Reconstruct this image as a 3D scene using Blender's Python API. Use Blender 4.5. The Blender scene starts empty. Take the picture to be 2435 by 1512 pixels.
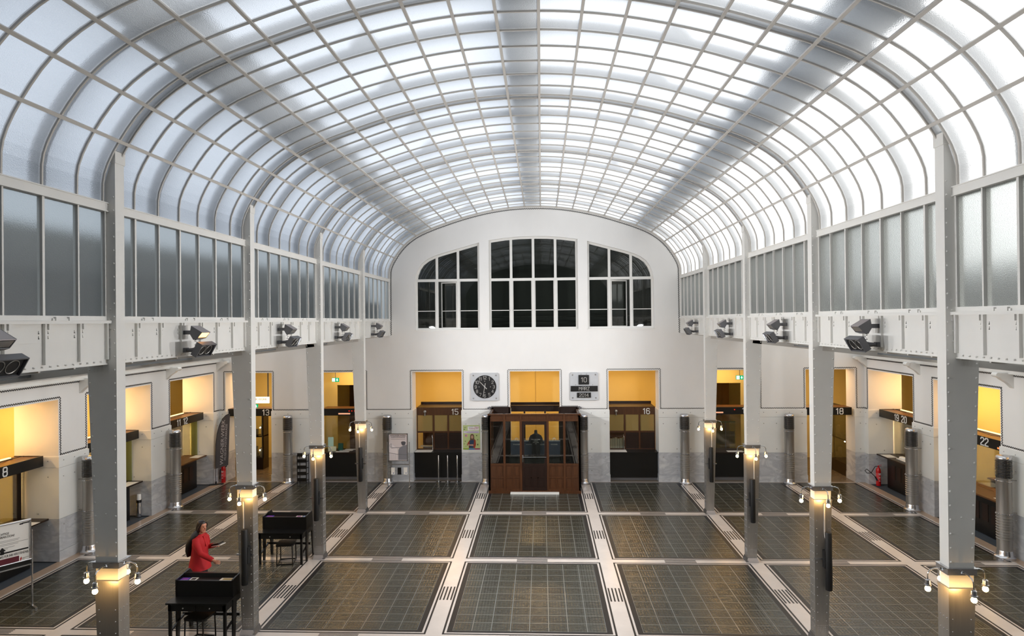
import bpy, math, random
from math import sin, cos, pi, radians, sqrt, atan2, tan
from mathutils import Vector, Matrix
random.seed(7)
sc = bpy.context.scene
COL = sc.collection

# ------------------------------------------------------------ camera
CAM = (0.278, 0.0, 5.6513)
F_PX = 1519.94
_y, _p, _r = 0.04617, 0.00389, 0.0101
fw = Vector((-sin(_y)*cos(_p), cos(_y)*cos(_p), sin(_p)))
rt0 = Vector((cos(_y), sin(_y), 0)); up0 = rt0.cross(fw)
rt = rt0*cos(_r)-up0*sin(_r); up = up0*cos(_r)+rt0*sin(_r)
cam_d = bpy.data.cameras.new('camera'); cam = bpy.data.objects.new('camera', cam_d); COL.objects.link(cam)
M = Matrix.Identity(4)
for i in range(3):
    M[i][0] = rt[i]; M[i][1] = up[i]; M[i][2] = -fw[i]; M[i][3] = CAM[i]
cam.matrix_world = M
cam_d.sensor_width = 36.0; cam_d.lens = F_PX/2435*36.0; cam_d.clip_start = 0.05; cam_d.clip_end = 300
sc.camera = cam

# ------------------------------------------------------------ view, world, sun
vs = sc.view_settings
vs.view_transform = 'Standard'; vs.look = 'None'; vs.gamma = 1.0; vs.use_curve_mapping = False
EXPOSURE = 0.62
vs.exposure = EXPOSURE
sc.cycles.max_bounces = 9; sc.cycles.diffuse_bounces = 5; sc.cycles.glossy_bounces = 4
sc.cycles.transmission_bounces = 6; sc.cycles.transparent_max_bounces = 12
sc.cycles.sample_clamp_indirect = 6.0; sc.cycles.use_denoising = True
sc.cycles.caustics_reflective = False; sc.cycles.caustics_refractive = False

def make_world():
    w = bpy.data.worlds.new('overcast_sky'); sc.world = w; w.use_nodes = True
    nt = w.node_tree; nt.nodes.clear(); N = nt.nodes.new; L = nt.links.new
    out = N('ShaderNodeOutputWorld'); bg = N('ShaderNodeBackground')
    tc = N('ShaderNodeTexCoord'); sep = N('ShaderNodeSeparateXYZ'); L(tc.outputs['Generated'], sep.inputs[0])
    # sky brightness across the east-west direction: brighter, warmer cloud towards +X
    mx = N('ShaderNodeMapRange'); mx.inputs['From Min'].default_value = -0.9; mx.inputs['From Max'].default_value = 0.9
    L(sep.outputs[0], mx.inputs['Value'])
    rmp = N('ShaderNodeValToRGB'); L(mx.outputs[0], rmp.inputs[0])
    e = rmp.color_ramp.elements
    e[0].position = 0.0; e[0].color = (0.30, 0.34, 0.40, 1)
    e[1].position = 1.0; e[1].color = (1.75, 1.70, 1.62, 1)
    m = e.new(0.5); m.color = (0.66, 0.70, 0.76, 1)
    mz = N('ShaderNodeMapRange'); mz.inputs['From Min'].default_value = -0.15; mz.inputs['From Max'].default_value = 0.25
    mz.inputs['To Min'].default_value = 0.12; mz.inputs['To Max'].default_value = 1.0
    L(sep.outputs[2], mz.inputs['Value'])
    mul = N('ShaderNodeMix'); mul.data_type = 'RGBA'; mul.blend_type = 'MULTIPLY'; mul.inputs[0].default_value = 1.0
    L(rmp.outputs[0], mul.inputs[6]); L(mz.outputs[0], mul.inputs[7])
    L(mul.outputs[2], bg.inputs[0]); bg.inputs[1].default_value = 1.25
    L(bg.outputs[0], out.inputs[0])
make_world()

# ------------------------------------------------------------ layout numbers (metres)
S = 3.6835                                   # bay
YK = [7.702, 11.386, 15.069, 18.753]         # fronts of the four visible column rows
YW = 22.434                                  # end wall
Y0 = -0.55                                   # rear wall behind the camera
GX = 5.14                                    # glass plane of the clerestory
WX = 11.3                                    # aisle side walls
WT = 1.1                                     # side wall thickness
ET = 0.64                                    # end wall thickness
ZO = 3.865                                   # head of the openings
END_OPEN = [(-11.07, -9.38), (-7.75, -6.0), (-4.32, -2.56), (-0.87, 0.89), (2.59, 4.32), (6.0, 7.75), (9.33, 10.98)]
LEFT_OPEN = [(4.75, 7.5), (8.45, 11.15), (12.13, 14.79), (15.77, 18.4), (19.4, 22.0)]
RIGHT_OPEN = [(4.95, 7.6), (8.62, 11.25), (12.3, 14.93), (15.94, 18.57), (19.58, 22.18)]

# ------------------------------------------------------------ materials
MATS = {}
def rgb(h):
    h = h.lstrip('#'); c = [int(h[i:i+2], 16)/255 for i in (0, 2, 4)]
    return tuple(((v/12.92) if v <= 0.04045 else ((v+0.055)/1.055)**2.4) for v in c)+(1,)
def mat(name, col, rough=0.5, metal=0.0, spec=0.5, noise=None, bump=None, emit=None, coat=0.0, stretch=(1, 1, 1), brushed=None):
    m = bpy.data.materials.new(name); m.use_nodes = True; nt = m.node_tree; b = nt.nodes['Principled BSDF']
    col = rgb(col) if isinstance(col, str) else tuple(col)+((1,) if len(col) == 3 else ())
    b.inputs['Base Color'].default_value = col; b.inputs['Roughness'].default_value = rough
    b.inputs['Metallic'].default_value = metal; b.inputs['Specular IOR Level'].default_value = spec
    if coat: b.inputs['Coat Weight'].default_value = coat; b.inputs['Coat Roughness'].default_value = 0.1
    N = nt.nodes.new; L = nt.links.new
    if noise or bump:
        geo = N('ShaderNodeNewGeometry'); mp = N('ShaderNodeMapping'); L(geo.outputs['Position'], mp.inputs[0])
        mp.inputs['Scale'].default_value = stretch
    if noise:
        sc_, amt, det = noise
        n = N('ShaderNodeTexNoise'); n.inputs['Scale'].default_value = sc_; n.inputs['Detail'].default_value = det
        n.inputs['Roughness'].default_value = 0.6
        L(mp.outputs[0], n.inputs['Vector'])
        mr = N('ShaderNodeMapRange'); mr.inputs['From Min'].default_value = 0.3; mr.inputs['From Max'].default_value = 0.7
        mr.inputs['To Min'].default_value = 1-amt; mr.inputs['To Max'].default_value = 1+amt*0.3
        L(n.outputs['Fac'], mr.inputs['Value'])
        mx = N('ShaderNodeMix'); mx.data_type = 'RGBA'; mx.blend_type = 'MULTIPLY'; mx.inputs[0].default_value = 1
        mx.inputs[6].default_value = col; L(mr.outputs[0], mx.inputs[7]); L(mx.outputs[2], b.inputs['Base Color'])
    if bump:
        sc2, st = bump
        n2 = N('ShaderNodeTexNoise'); n2.inputs['Scale'].default_value = sc2; n2.inputs['Detail'].default_value = 3
        L(mp.outputs[0], n2.inputs['Vector'])
        bp = N('ShaderNodeBump'); bp.inputs['Strength'].default_value = st; bp.inputs['Distance'].default_value = 0.01
        L(n2.outputs['Fac'], bp.inputs['Height']); L(bp.outputs[0], b.inputs['Normal'])
    if emit:
        b.inputs['Emission Color'].default_value = rgb(emit[0]) if isinstance(emit[0], str) else tuple(emit[0])+(1,)
        b.inputs['Emission Strength'].default_value = emit[1]
    MATS[name] = m; return m

PLASTER = mat('white_plaster', '#efedea', 0.75, noise=(0.7, 0.05, 4), bump=(30, 0.1), stretch=(1, 1, 0.6))
MARBLE_W = mat('white_marble_panel', '#eeeeea', 0.35, noise=(1.2, 0.04, 5))
STEEL_W = mat('white_painted_steel', '#e6e4df', 0.38, noise=(3, 0.03, 2))
RIB_M = mat('grey_painted_glazing_bar', '#cbc6bf', 0.5)
ALU = mat('brushed_aluminium', '#aaa7a2', 0.40, 0.75, noise=(2.5, 0.12, 3), stretch=(6, 6, 0.5))
ALU_L = mat('polished_aluminium', '#c9c9cc', 0.22, 0.95)
CHROME = mat('chrome', '#c8c8c8', 0.08, 1.0)
BLACKM = mat('black_lacquer', '#0b0a09', 0.35, noise=(2, 0.1, 2))
BLACKP = mat('matt_black_plastic', '#101011', 0.6)
DGREY = mat('dark_grey_metal', '#6a6a6d', 0.5, 0.2)
WOOD = mat('dark_mahogany', '#50301a', 0.32, noise=(5, 0.35, 6), stretch=(4, 4, 0.4))
WOOD_D = mat('very_dark_wood', '#24130b', 0.35, noise=(5, 0.3, 6), stretch=(4, 4, 0.4))
WOOD_B = mat('brown_wood_top', '#6a4424', 0.4, noise=(4, 0.25, 5), stretch=(1, 5, 1))
OCHRE = mat('ochre_wall_paint', '#f2e3a2', 0.65, noise=(0.8, 0.04, 3))
PALEW = mat('pale_warm_wall', '#ece2cc', 0.7)
CREAM = mat('cream_floor_stone', '#d8cec6', 0.22, noise=(2.2, 0.08, 5))
KERB = mat('brown_kerb_stone', '#b9a089', 0.3, noise=(3, 0.1, 4))
INLAY = mat('dark_floor_inlay', '#101012', 0.4, noise=(6, 0.15, 3))
CARPET = mat('blue_grey_linoleum', '#4a5057', 0.6, noise=(8, 0.06, 2))
PAPER = mat('white_paper', '#f2efe9', 0.6)
ROOMD = mat('dark_unlit_room', '#8c8c89', 0.8)
TEXTW = mat('white_lettering', '#e9e9e6', 0.5)
TEXTG = mat('silver_lettering', '#b9b6b2', 0.4, 0.2)
RED = mat('fire_red_enamel', '#c4161c', 0.25, coat=0.4)
GREYCLOTH = mat('charcoal_flag_cloth', '#4d494a', 0.85)
EXTW = mat('outer_parapet_render', '#6c6f70', 0.9)
EXTD = mat('outer_steel_dark', '#3c4147', 0.6, 0.2)
RUBBER = mat('black_rubber', '#111111', 0.7)
STONE_LINE = mat('joint_grey', '#8a8780', 0.7)

def marble_grey():
    m = mat('grey_veined_marble', '#b4b5b8', 0.28); nt = m.node_tree; b = nt.nodes['Principled BSDF']; N = nt.nodes.new; L = nt.links.new
    geo = N('ShaderNodeNewGeometry'); mp = N('ShaderNodeMapping'); L(geo.outputs['Position'], mp.inputs[0])
    mp.inputs['Rotation'].default_value = (0.5, 0.9, 0.4); mp.inputs['Scale'].default_value = (1, 1, 2.2)
    n = N('ShaderNodeTexNoise'); n.inputs['Scale'].default_value = 1.6; n.inputs['Detail'].default_value = 8; n.inputs['Distortion'].default_value = 1.2
    L(mp.outputs[0], n.inputs['Vector'])
    r = N('ShaderNodeValToRGB'); L(n.outputs['Fac'], r.inputs[0]); e = r.color_ramp.elements
    e[0].position = 0.35; e[0].color = rgb('#cfd0d3'); e[1].position = 0.65; e[1].color = rgb('#d6d7d8')
    k = e.new(0.5); k.color = rgb('#b9bbbf'); L(r.outputs[0], b.inputs['Base Color']); return m
MARBLE_G = marble_grey()

def glass_clear(name, tint, refl=0.12, op=0.0):
    m = bpy.data.materials.new(name); m.use_nodes = True; nt = m.node_tree; nt.nodes.clear(); N = nt.nodes.new; L = nt.links.new
    o = N('ShaderNodeOutputMaterial'); t = N('ShaderNodeBsdfTransparent'); g = N('ShaderNodeBsdfGlossy'); mx = N('ShaderNodeMixShader')
    t.inputs[0].default_value = rgb(tint); g.inputs['Roughness'].default_value = 0.02; g.inputs[0].default_value = (0.9, 0.9, 0.9, 1)
    fr = N('ShaderNodeFresnel'); fr.inputs[0].default_value = 1.4
    ma = N('ShaderNodeMath'); ma.operation = 'MULTIPLY_ADD'; ma.inputs[1].default_value = 0.8; ma.inputs[2].default_value = refl*0.3
    L(fr.outputs[0], ma.inputs[0]); L(ma.outputs[0], mx.inputs[0]); L(t.outputs[0], mx.inputs[1]); L(g.outputs[0], mx.inputs[2])
    if op:
        d = N('ShaderNodeBsdfDiffuse'); d.inputs[0].default_value = rgb(tint); m2 = N('ShaderNodeMixShader'); m2.inputs[0].default_value = op
        L(mx.outputs[0], m2.inputs[1]); L(d.outputs[0], m2.inputs[2]); L(m2.outputs[0], o.inputs[0])
    else: L(mx.outputs[0], o.inputs[0])
    MATS[name] = m; return m
GLASS = glass_clear('clear_glass', '#f4f7f3')
GLASS_D = glass_clear('dark_window_glass', '#c4c8c4', 0.1)
GRATE = glass_clear('walkway_grating', '#a9acae', 0.0, 0.30)
GLASS_G = glass_clear('greenish_glass', '#e6eac8', 0.1, 0.06)
FROST = glass_clear('yellow_obscured_glass', '#c9b070', 0.1, 0.45)

def roof_glass(name, col, trans, bump_s, bscale, rr, ior):
    """Patterned wired glass: scatters daylight through (translucent), slightly glossy, with a pressed pattern."""
    m = bpy.data.materials.new(name); m.use_nodes = True; nt = m.node_tree; nt.nodes.clear(); N = nt.nodes.new; L = nt.links.new
    o = N('ShaderNodeOutputMaterial'); t = N('ShaderNodeBsdfTranslucent'); rf = N('ShaderNodeBsdfRefraction'); g = N('ShaderNodeBsdfGlossy')
    t.inputs[0].default_value = rgb(col); rf.inputs[0].default_value = rgb(col); rf.inputs['Roughness'].default_value = rr; rf.inputs['IOR'].default_value = ior
    g.inputs['Roughness'].default_value = 0.3
    geo = N('ShaderNodeNewGeometry')
    vo = N('ShaderNodeTexVoronoi'); vo.inputs['Scale'].default_value = bscale*1.9; L(geo.outputs['Position'], vo.inputs['Vector'])
    bp = N('ShaderNodeBump'); bp.inputs['Strength'].default_value = bump_s; bp.inputs['Distance'].default_value = 0.02; L(vo.outputs['Distance'], bp.inputs['Height'])
    for n_ in (t, rf, g): L(bp.outputs[0], n_.inputs['Normal'])
    m1 = N('ShaderNodeMixShader'); m1.inputs[0].default_value = trans
    L(t.outputs[0], m1.inputs[1]); L(rf.outputs[0], m1.inputs[2])
    m2 = N('ShaderNodeMixShader'); m2.inputs[0].default_value = 0.05; L(m1.outputs[0], m2.inputs[1]); L(g.outputs[0], m2.inputs[2])
    L(m2.outputs[0], o.inputs[0]); MATS[name] = m; return m
ROOFG = roof_glass('pressed_roof_glass', '#f0f3f6', 0.42, 0.3, 45, 0.42, 1.14)
SIDEG = roof_glass('pressed_side_glass', '#e9eeec', 0.78, 0.14, 60, 0.42, 1.14)
AISLEG = roof_glass('aisle_roof_glass', '#f4f6f4', 0.2, 0.3, 40, 0.5, 1.14)

def tile_glass():
    """Glass floor tiles, UVs count tiles: groove lines, a ribbed inner square, gentle colour change tile by tile."""
    m = bpy.data.materials.new('glass_floor_tile'); m.use_nodes = True; nt = m.node_tree; b = nt.nodes['Principled BSDF']; N = nt.nodes.new; L = nt.links.new
    uv = N('ShaderNodeUVMap'); sp = N('ShaderNodeSeparateXYZ'); L(uv.outputs[0], sp.inputs[0])
    def M1(op, a, bb=None, v=None, c=None):
        n = N('ShaderNodeMath'); n.operation = op
        L(a, n.inputs[0])
        if bb is not None: L(bb, n.inputs[1])
        elif v is not None: n.inputs[1].default_value = v
        if c is not None: n.inputs[2].default_value = c
        return n.outputs[0]
    fx = M1('FRACT', sp.outputs[0]); fy = M1('FRACT', sp.outputs[1])
    ax = M1('ABSOLUTE', M1('SUBTRACT', fx, v=0.5)); ay = M1('ABSOLUTE', M1('SUBTRACT', fy, v=0.5))
    mxx = M1('MAXIMUM', ax, ay)
    groove = M1('GREATER_THAN', mxx, v=0.475)
    ring = M1('LESS_THAN', M1('ABSOLUTE', M1('SUBTRACT', mxx, v=0.40)), v=0.025)
    ring2 = M1('LESS_THAN', M1('ABSOLUTE', M1('SUBTRACT', mxx, v=0.17)), v=0.03)
    flo = N('ShaderNodeVectorMath'); flo.operation = 'FLOOR'; L(uv.outputs[0], flo.inputs[0])
    wn = N('ShaderNodeTexWhiteNoise'); wn.noise_dimensions = '3D'
    geo = N('ShaderNodeObjectInfo'); ad = N('ShaderNodeVectorMath'); ad.operation = 'ADD'; L(flo.outputs[0], ad.inputs[0]); L(geo.outputs['Location'], ad.inputs[1])
    L(ad.outputs[0], wn.inputs['Vector'])
    r = N('ShaderNodeValToRGB'); L(wn.outputs['Value'], r.inputs[0]); e = r.color_ramp.elements
    e[0].color = rgb('#35342c'); e[1].color = rgb('#3f3f37'); k = e.new(0.5); k.color = rgb('#3a392f')
    # streaky variation inside a tile
    ge = N('ShaderNodeNewGeometry'); mp = N('ShaderNodeMapping'); mp.inputs['Scale'].default_value = (3, 26, 1); L(ge.outputs['Position'], mp.inputs[0])
    ns = N('ShaderNodeTexNoise'); ns.inputs['Scale'].default_value = 1.5; ns.inputs['Detail'].default_value = 4; L(mp.outputs[0], ns.inputs['Vector'])
    mr = N('ShaderNodeMapRange'); mr.inputs['From Min'].default_value = 0.3; mr.inputs['From Max'].default_value = 0.7; mr.inputs['To Min'].default_value = 0.78; mr.inputs['To Max'].default_value = 1.2; L(ns.outputs['Fac'], mr.inputs['Value'])
    m0 = N('ShaderNodeMix'); m0.data_type = 'RGBA'; m0.blend_type = 'MULTIPLY'; m0.inputs[0].default_value = 1; L(r.outputs[0], m0.inputs[6]); L(mr.outputs[0], m0.inputs[7])
    m1 = N('ShaderNodeMix'); m1.data_type = 'RGBA'; m1.inputs[7].default_value = rgb('#57564e'); L(M1('MULTIPLY', M1('MAXIMUM', ring, ring2), v=0.35), m1.inputs[0]); L(m0.outputs[2], m1.inputs[6])
    m2 = N('ShaderNodeMix'); m2.data_type = 'RGBA'; m2.inputs[7].default_value = rgb('#7c7d78'); L(M1('MULTIPLY', groove, v=0.8), m2.inputs[0]); L(m1.outputs[2], m2.inputs[6])
    L(m2.outputs[2], b.inputs['Base Color'])
    b.inputs['Roughness'].default_value = 0.16; b.inputs['Specular IOR Level'].default_value = 0.5
    hgt = M1('ADD', M1('MULTIPLY', ring, v=0.6), M1('MULTIPLY', groove, v=-1.0)); rib1 = M1('SINE', M1('MULTIPLY', sp.outputs[0], v=37.7)); rib2 = M1('SINE', M1('MULTIPLY', sp.outputs[1], v=31.4))
    hgt = M1('ADD', hgt, M1('MULTIPLY', ns.outputs['Fac'], v=1.5)); hgt = M1('ADD', hgt, M1('MULTIPLY', M1('ADD', rib1, rib2), v=0.25))
    bp = N('ShaderNodeBump'); bp.inputs['Strength'].default_value = 0.5; bp.inputs['Distance'].default_value = 0.006; L(hgt, bp.inputs['Height']); L(bp.outputs[0], b.inputs['Normal'])
    return m
TILE = tile_glass()

def emis(name, col, s):
    m = bpy.data.materials.new(name); m.use_nodes = True; nt = m.node_tree; nt.nodes.clear(); o = nt.nodes.new('ShaderNodeOutputMaterial'); e = nt.nodes.new('ShaderNodeEmission')
    e.inputs[0].default_value = rgb(col); e.inputs[1].default_value = s; nt.links.new(e.outputs[0], o.inputs[0]); MATS[name] = m; return m
BULB = emis('glowing_bulb', '#ffc878', 80)
TUBE = emis('warm_lamp_face', '#ffc873', 3.0)
SPOTE = emis('cabinet_spot_glow', '#fff0d0', 30)
SIGN_G = emis('lit_green_sign', '#10b878', 0.7)
SIGN_W = emis('lit_sign_white', '#ffffff', 1.3)
SIGN_Y = emis('lit_panel_warm', '#fff3c8', 1.3)
REDL = emis('small_red_display', '#ff3018', 0.9)
FLOODE = emis('floodlight_reflector_glow', '#ffb060', 4.0)

# ------------------------------------------------------------ mesh builder
class MB:
    def __init__(s): s.v = []; s.f = []; s.uv = None
    def add(s, vs, fs):
        n = len(s.v); s.v += [tuple(p) for p in vs]; s.f += [tuple(i+n for i in f) for f in fs]; return s
    def box(s, x0, x1, y0, y1, z0, z1):
        if x0 > x1: x0, x1 = x1, x0
        if y0 > y1: y0, y1 = y1, y0
        if z0 > z1: z0, z1 = z1, z0
        return s.add([(x0, y0, z0), (x1, y0, z0), (x1, y1, z0), (x0, y1, z0), (x0, y0, z1), (x1, y0, z1), (x1, y1, z1), (x0, y1, z1)],
                     [(0, 3, 2, 1), (4, 5, 6, 7), (0, 1, 5, 4), (1, 2, 6, 5), (2, 3, 7, 6), (3, 0, 4, 7)])
    def prism(s, poly, axis, a, b):
        """poly: 2-D points; axis 'x': (y,z), 'y': (x,z), 'z': (x,y)."""
        def P(p, t): return (t, p[0], p[1]) if axis == 'x' else ((p[0], t, p[1]) if axis == 'y' else (p[0], p[1], t))
        n = len(poly); area = sum(poly[i][0]*poly[(i+1) % n][1]-poly[(i+1) % n][0]*poly[i][1] for i in range(n))
        if (area < 0) != (axis == 'y'): poly = poly[::-1]
        vs = [P(p, a) for p in poly]+[P(p, b) for p in poly]
        fs = [tuple(range(n-1, -1, -1)), tuple(range(n, 2*n))]+[(i, (i+1) % n, n+(i+1) % n, n+i) for i in range(n)]
        if a > b: fs = [f[::-1] for f in fs]
        return s.add(vs, fs)
    def obox(s, c, ax, ay, az):
        c = Vector(c); ax = Vector(ax); ay = Vector(ay); az = Vector(az)
        vs = [c+ax*i+ay*j+az*k for k in (-1, 1) for j in (-1, 1) for i in (-1, 1)]
        return s.add(vs, [(0, 2, 3, 1), (4, 5, 7, 6), (0, 1, 5, 4), (1, 3, 7, 5), (3, 2, 6, 7), (2, 0, 4, 6)])
    def bar(s, p, q, w, h, upv=(0, 0, 1)):
        p = Vector(p); q = Vector(q); d = q-p; L = d.length
        if L < 1e-6: return s
        d.normalize(); u = Vector(upv); x = d.cross(u)
        if x.length < 1e-4: x = d.cross(Vector((1, 0, 0)))
        x.normalize(); z = x.cross(d)
        return s.obox((p+q)/2, x*w/2, d*L/2, z*h/2)
    def tube(s, pts, r, n=10, cap=True):
        pts = [Vector(p) for p in pts]; rr = r if isinstance(r, (list, tuple)) else [r]*len(pts)
        rings = []; prev = None
        for i, p in enumerate(pts):
            d = (pts[min(i+1, len(pts)-1)]-pts[max(i-1, 0)]).normalized()
            if prev is None:
                a = d.cross(Vector((0, 0, 1)));  a = a if a.length > 1e-3 else d.cross(Vector((1, 0, 0)))
            else: a = prev-d*prev.dot(d)
            a.normalize(); prev = a; b = d.cross(a)
            rings.append([p+(a*cos(2*pi*k/n)+b*sin(2*pi*k/n))*rr[i] for k in range(n)])
        vs = [v for R_ in rings for v in R_]; fs = []
        for i in range(len(pts)-1):
            for k in range(n): fs.append((i*n+k, i*n+(k+1) % n, (i+1)*n+(k+1) % n, (i+1)*n+k))
        if cap: fs += [tuple(range(n-1, -1, -1)), tuple(range((len(pts)-1)*n, len(pts)*n))]
        return s.add(vs, fs)
    def lathe(s, prof, c=(0, 0, 0), n=20, axis='z', cap=True):
        """prof: (r, h) pairs along the axis."""
        vs = []
        for r, h in prof:
            for k in range(n):
                a = 2*pi*k/n; x, y = r*cos(a), r*sin(a)
                vs.append((c[0]+x, c[1]+y, c[2]+h) if axis == 'z' else ((c[0]+x, c[1]-h, c[2]+y) if axis == 'y' else (c[0]+h, c[1]+x, c[2]+y)))
        fs = []
        m = len(prof)
        for i in range(m-1):
            for k in range(n): fs.append((i*n+k, i*n+(k+1) % n, (i+1)*n+(k+1) % n, (i+1)*n+k))
        if cap: fs += [tuple(range(n-1, -1, -1)), tuple(range((m-1)*n, m*n))]
        return s.add(vs, fs)
    def ball(s, c, r, n=10, m=6, sq=(1, 1, 1)):
        pr = [(max(1e-4, r*sin(pi*i/m)), -r*cos(pi*i/m)) for i in range(m+1)]
        k = len(s.v); s.lathe(pr, (0, 0, 0), n)
        for i in range(k, len(s.v)):
            v = s.v[i]; s.v[i] = (c[0]+v[0]*sq[0], c[1]+v[1]*sq[1], c[2]+v[2]*sq[2])
        return s
    def stud(s, p, nrm, r=0.013, h=0.009, n=6):
        p = Vector(p); d = Vector(nrm).normalized(); a = d.cross(Vector((0, 0, 1)))
        a = a if a.length > 1e-3 else Vector((1, 0, 0)); a.normalize(); b = d.cross(a)
        vs = [p+(a*cos(2*pi*k/n)+b*sin(2*pi*k/n))*r for k in range(n)]+[p+d*h*0.75+(a*cos(2*pi*k/n)+b*sin(2*pi*k/n))*r*0.6 for k in range(n)]+[p+d*h]
        fs = [(k, (k+1) % n, n+(k+1) % n, n+k) for k in range(n)]+[(n+k, n+(k+1) % n, 2*n) for k in range(n)]
        return s.add(vs, fs)
    def quad(s, a, b, c, d): return s.add([a, b, c, d], [(0, 1, 2, 3)])
    def mesh(s, name, m, off=(0, 0, 0), smooth=None):
        me = bpy.data.meshes.new(name); me.from_pydata([(v[0]-off[0], v[1]-off[1], v[2]-off[2]) for v in s.v], [], s.f); me.update()
        if m: me.materials.append(m)
        if smooth is not None:
            for p in me.polygons: p.use_smooth = True
            me.set_sharp_from_angle(angle=radians(smooth))
        return me
    def build(s, name, m, parent=None, smooth=None, label=None):
        off = base_of(parent)
        o = bpy.data.objects.new(name, s.mesh(name, m, off, smooth)); COL.objects.link(o)
        if parent: o.parent = parent
        if label: o['label'] = label
        return o
BASE = {}
def base_of(p):
    while p is not None:
        if p.name in BASE: return BASE[p.name]
        p = p.parent
    return (0, 0, 0)
def thing(name, label, cat, loc=(0, 0, 0), group=None):
    """An Empty at the thing's base; its parts are modelled in world metres and stored relative to it."""
    o = bpy.data.objects.new(name, None); COL.objects.link(o); o.location = loc; BASE[o.name] = tuple(loc)
    o.empty_display_size = 0.2; o['label'] = label; o['category'] = cat
    if group: o['group'] = group
    return o
def struct(name, loc=(0, 0, 0)):
    o = bpy.data.objects.new(name, None); COL.objects.link(o); o.location = loc; BASE[o.name] = tuple(loc); o['kind'] = 'structure'; return o
def tag(o, label, cat, group=None):
    o['label'] = label; o['category'] = cat
    if group: o['group'] = group
    return o
def solo(mb, name, m, label, cat, group=None, smooth=None):
    """One-mesh thing with its origin at its own base."""
    xs = [v[0] for v in mb.v]; ys = [v[1] for v in mb.v]; zs = [v[2] for v in mb.v]
    loc = ((min(xs)+max(xs))/2, (min(ys)+max(ys))/2, min(zs))
    o = bpy.data.objects.new(name, mb.mesh(name, m, loc, smooth)); COL.objects.link(o); o.location = loc
    return tag(o, label, cat, group)
KIDS = {}
def copy_tree(o, parent=None):
    c = o.copy(); COL.objects.link(c)
    if parent: c.parent = parent
    for ch in [x for x in bpy.data.objects if x.parent == o]: copy_tree(ch, c)
    return c
def dup(root, loc, rz=None, label=None, group=None):
    c = copy_tree(root); c.location = loc
    if rz is not None: c.rotation_euler = (0, 0, rz)
    if label: c['label'] = label
    if group: c['group'] = group
    return c

def fill_solid(outer, holes, depth, name='shape'):
    """Flat polygon with holes, given thickness: returns (verts, faces) in local XY, 0..depth in Z."""
    cu = bpy.data.curves.new(name, 'CURVE'); cu.dimensions = '2D'; cu.fill_mode = 'BOTH'; cu.extrude = depth/2
    for pts in [outer]+list(holes):
        sp = cu.splines.new('POLY'); sp.points.add(len(pts)-1); sp.use_cyclic_u = True
        for i, p in enumerate(pts): sp.points[i].co = (p[0], p[1], 0, 1)
    o = bpy.data.objects.new('tmp', cu); COL.objects.link(o)
    dg = bpy.context.evaluated_depsgraph_get(); dg.update()
    me = bpy.data.meshes.new_from_object(o.evaluated_get(dg))
    vs = [(v.co.x, v.co.y, v.co.z+depth/2) for v in me.vertices]; fs = [tuple(p.vertices) for p in me.polygons]
    bpy.data.objects.remove(o); bpy.data.curves.remove(cu); bpy.data.meshes.remove(me)
    return vs, fs
FONT_CACHE = {}
def text_mesh(body, size, depth=0.004):
    k = (body, size)
    if k not in FONT_CACHE:
        cu = bpy.data.curves.new('t', 'FONT'); cu.body = body; cu.size = size; cu.extrude = depth/2; cu.align_x = 'CENTER'; cu.align_y = 'CENTER'; cu.resolution_u = 2
        o = bpy.data.objects.new('t', cu); COL.objects.link(o); dg = bpy.context.evaluated_depsgraph_get(); dg.update()
        me = bpy.data.meshes.new_from_object(o.evaluated_get(dg))
        FONT_CACHE[k] = ([tuple(v.co) for v in me.vertices], [tuple(p.vertices) for p in me.polygons])
        bpy.data.objects.remove(o); bpy.data.curves.remove(cu); bpy.data.meshes.remove(me)
    return FONT_CACHE[k]
def place(vsfs, origin, ux, uy, un, mb=None, sx=1, sy=1):
    """Map a local (x,y,z) shape to origin + x*ux + y*uy + z*un."""
    ux = Vector(ux); uy = Vector(uy); un = Vector(un); o = Vector(origin); mb = mb or MB()
    return mb.add([o+ux*(v[0]*sx)+uy*(v[1]*sy)+un*v[2] for v in vsfs[0]], vsfs[1])
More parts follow.
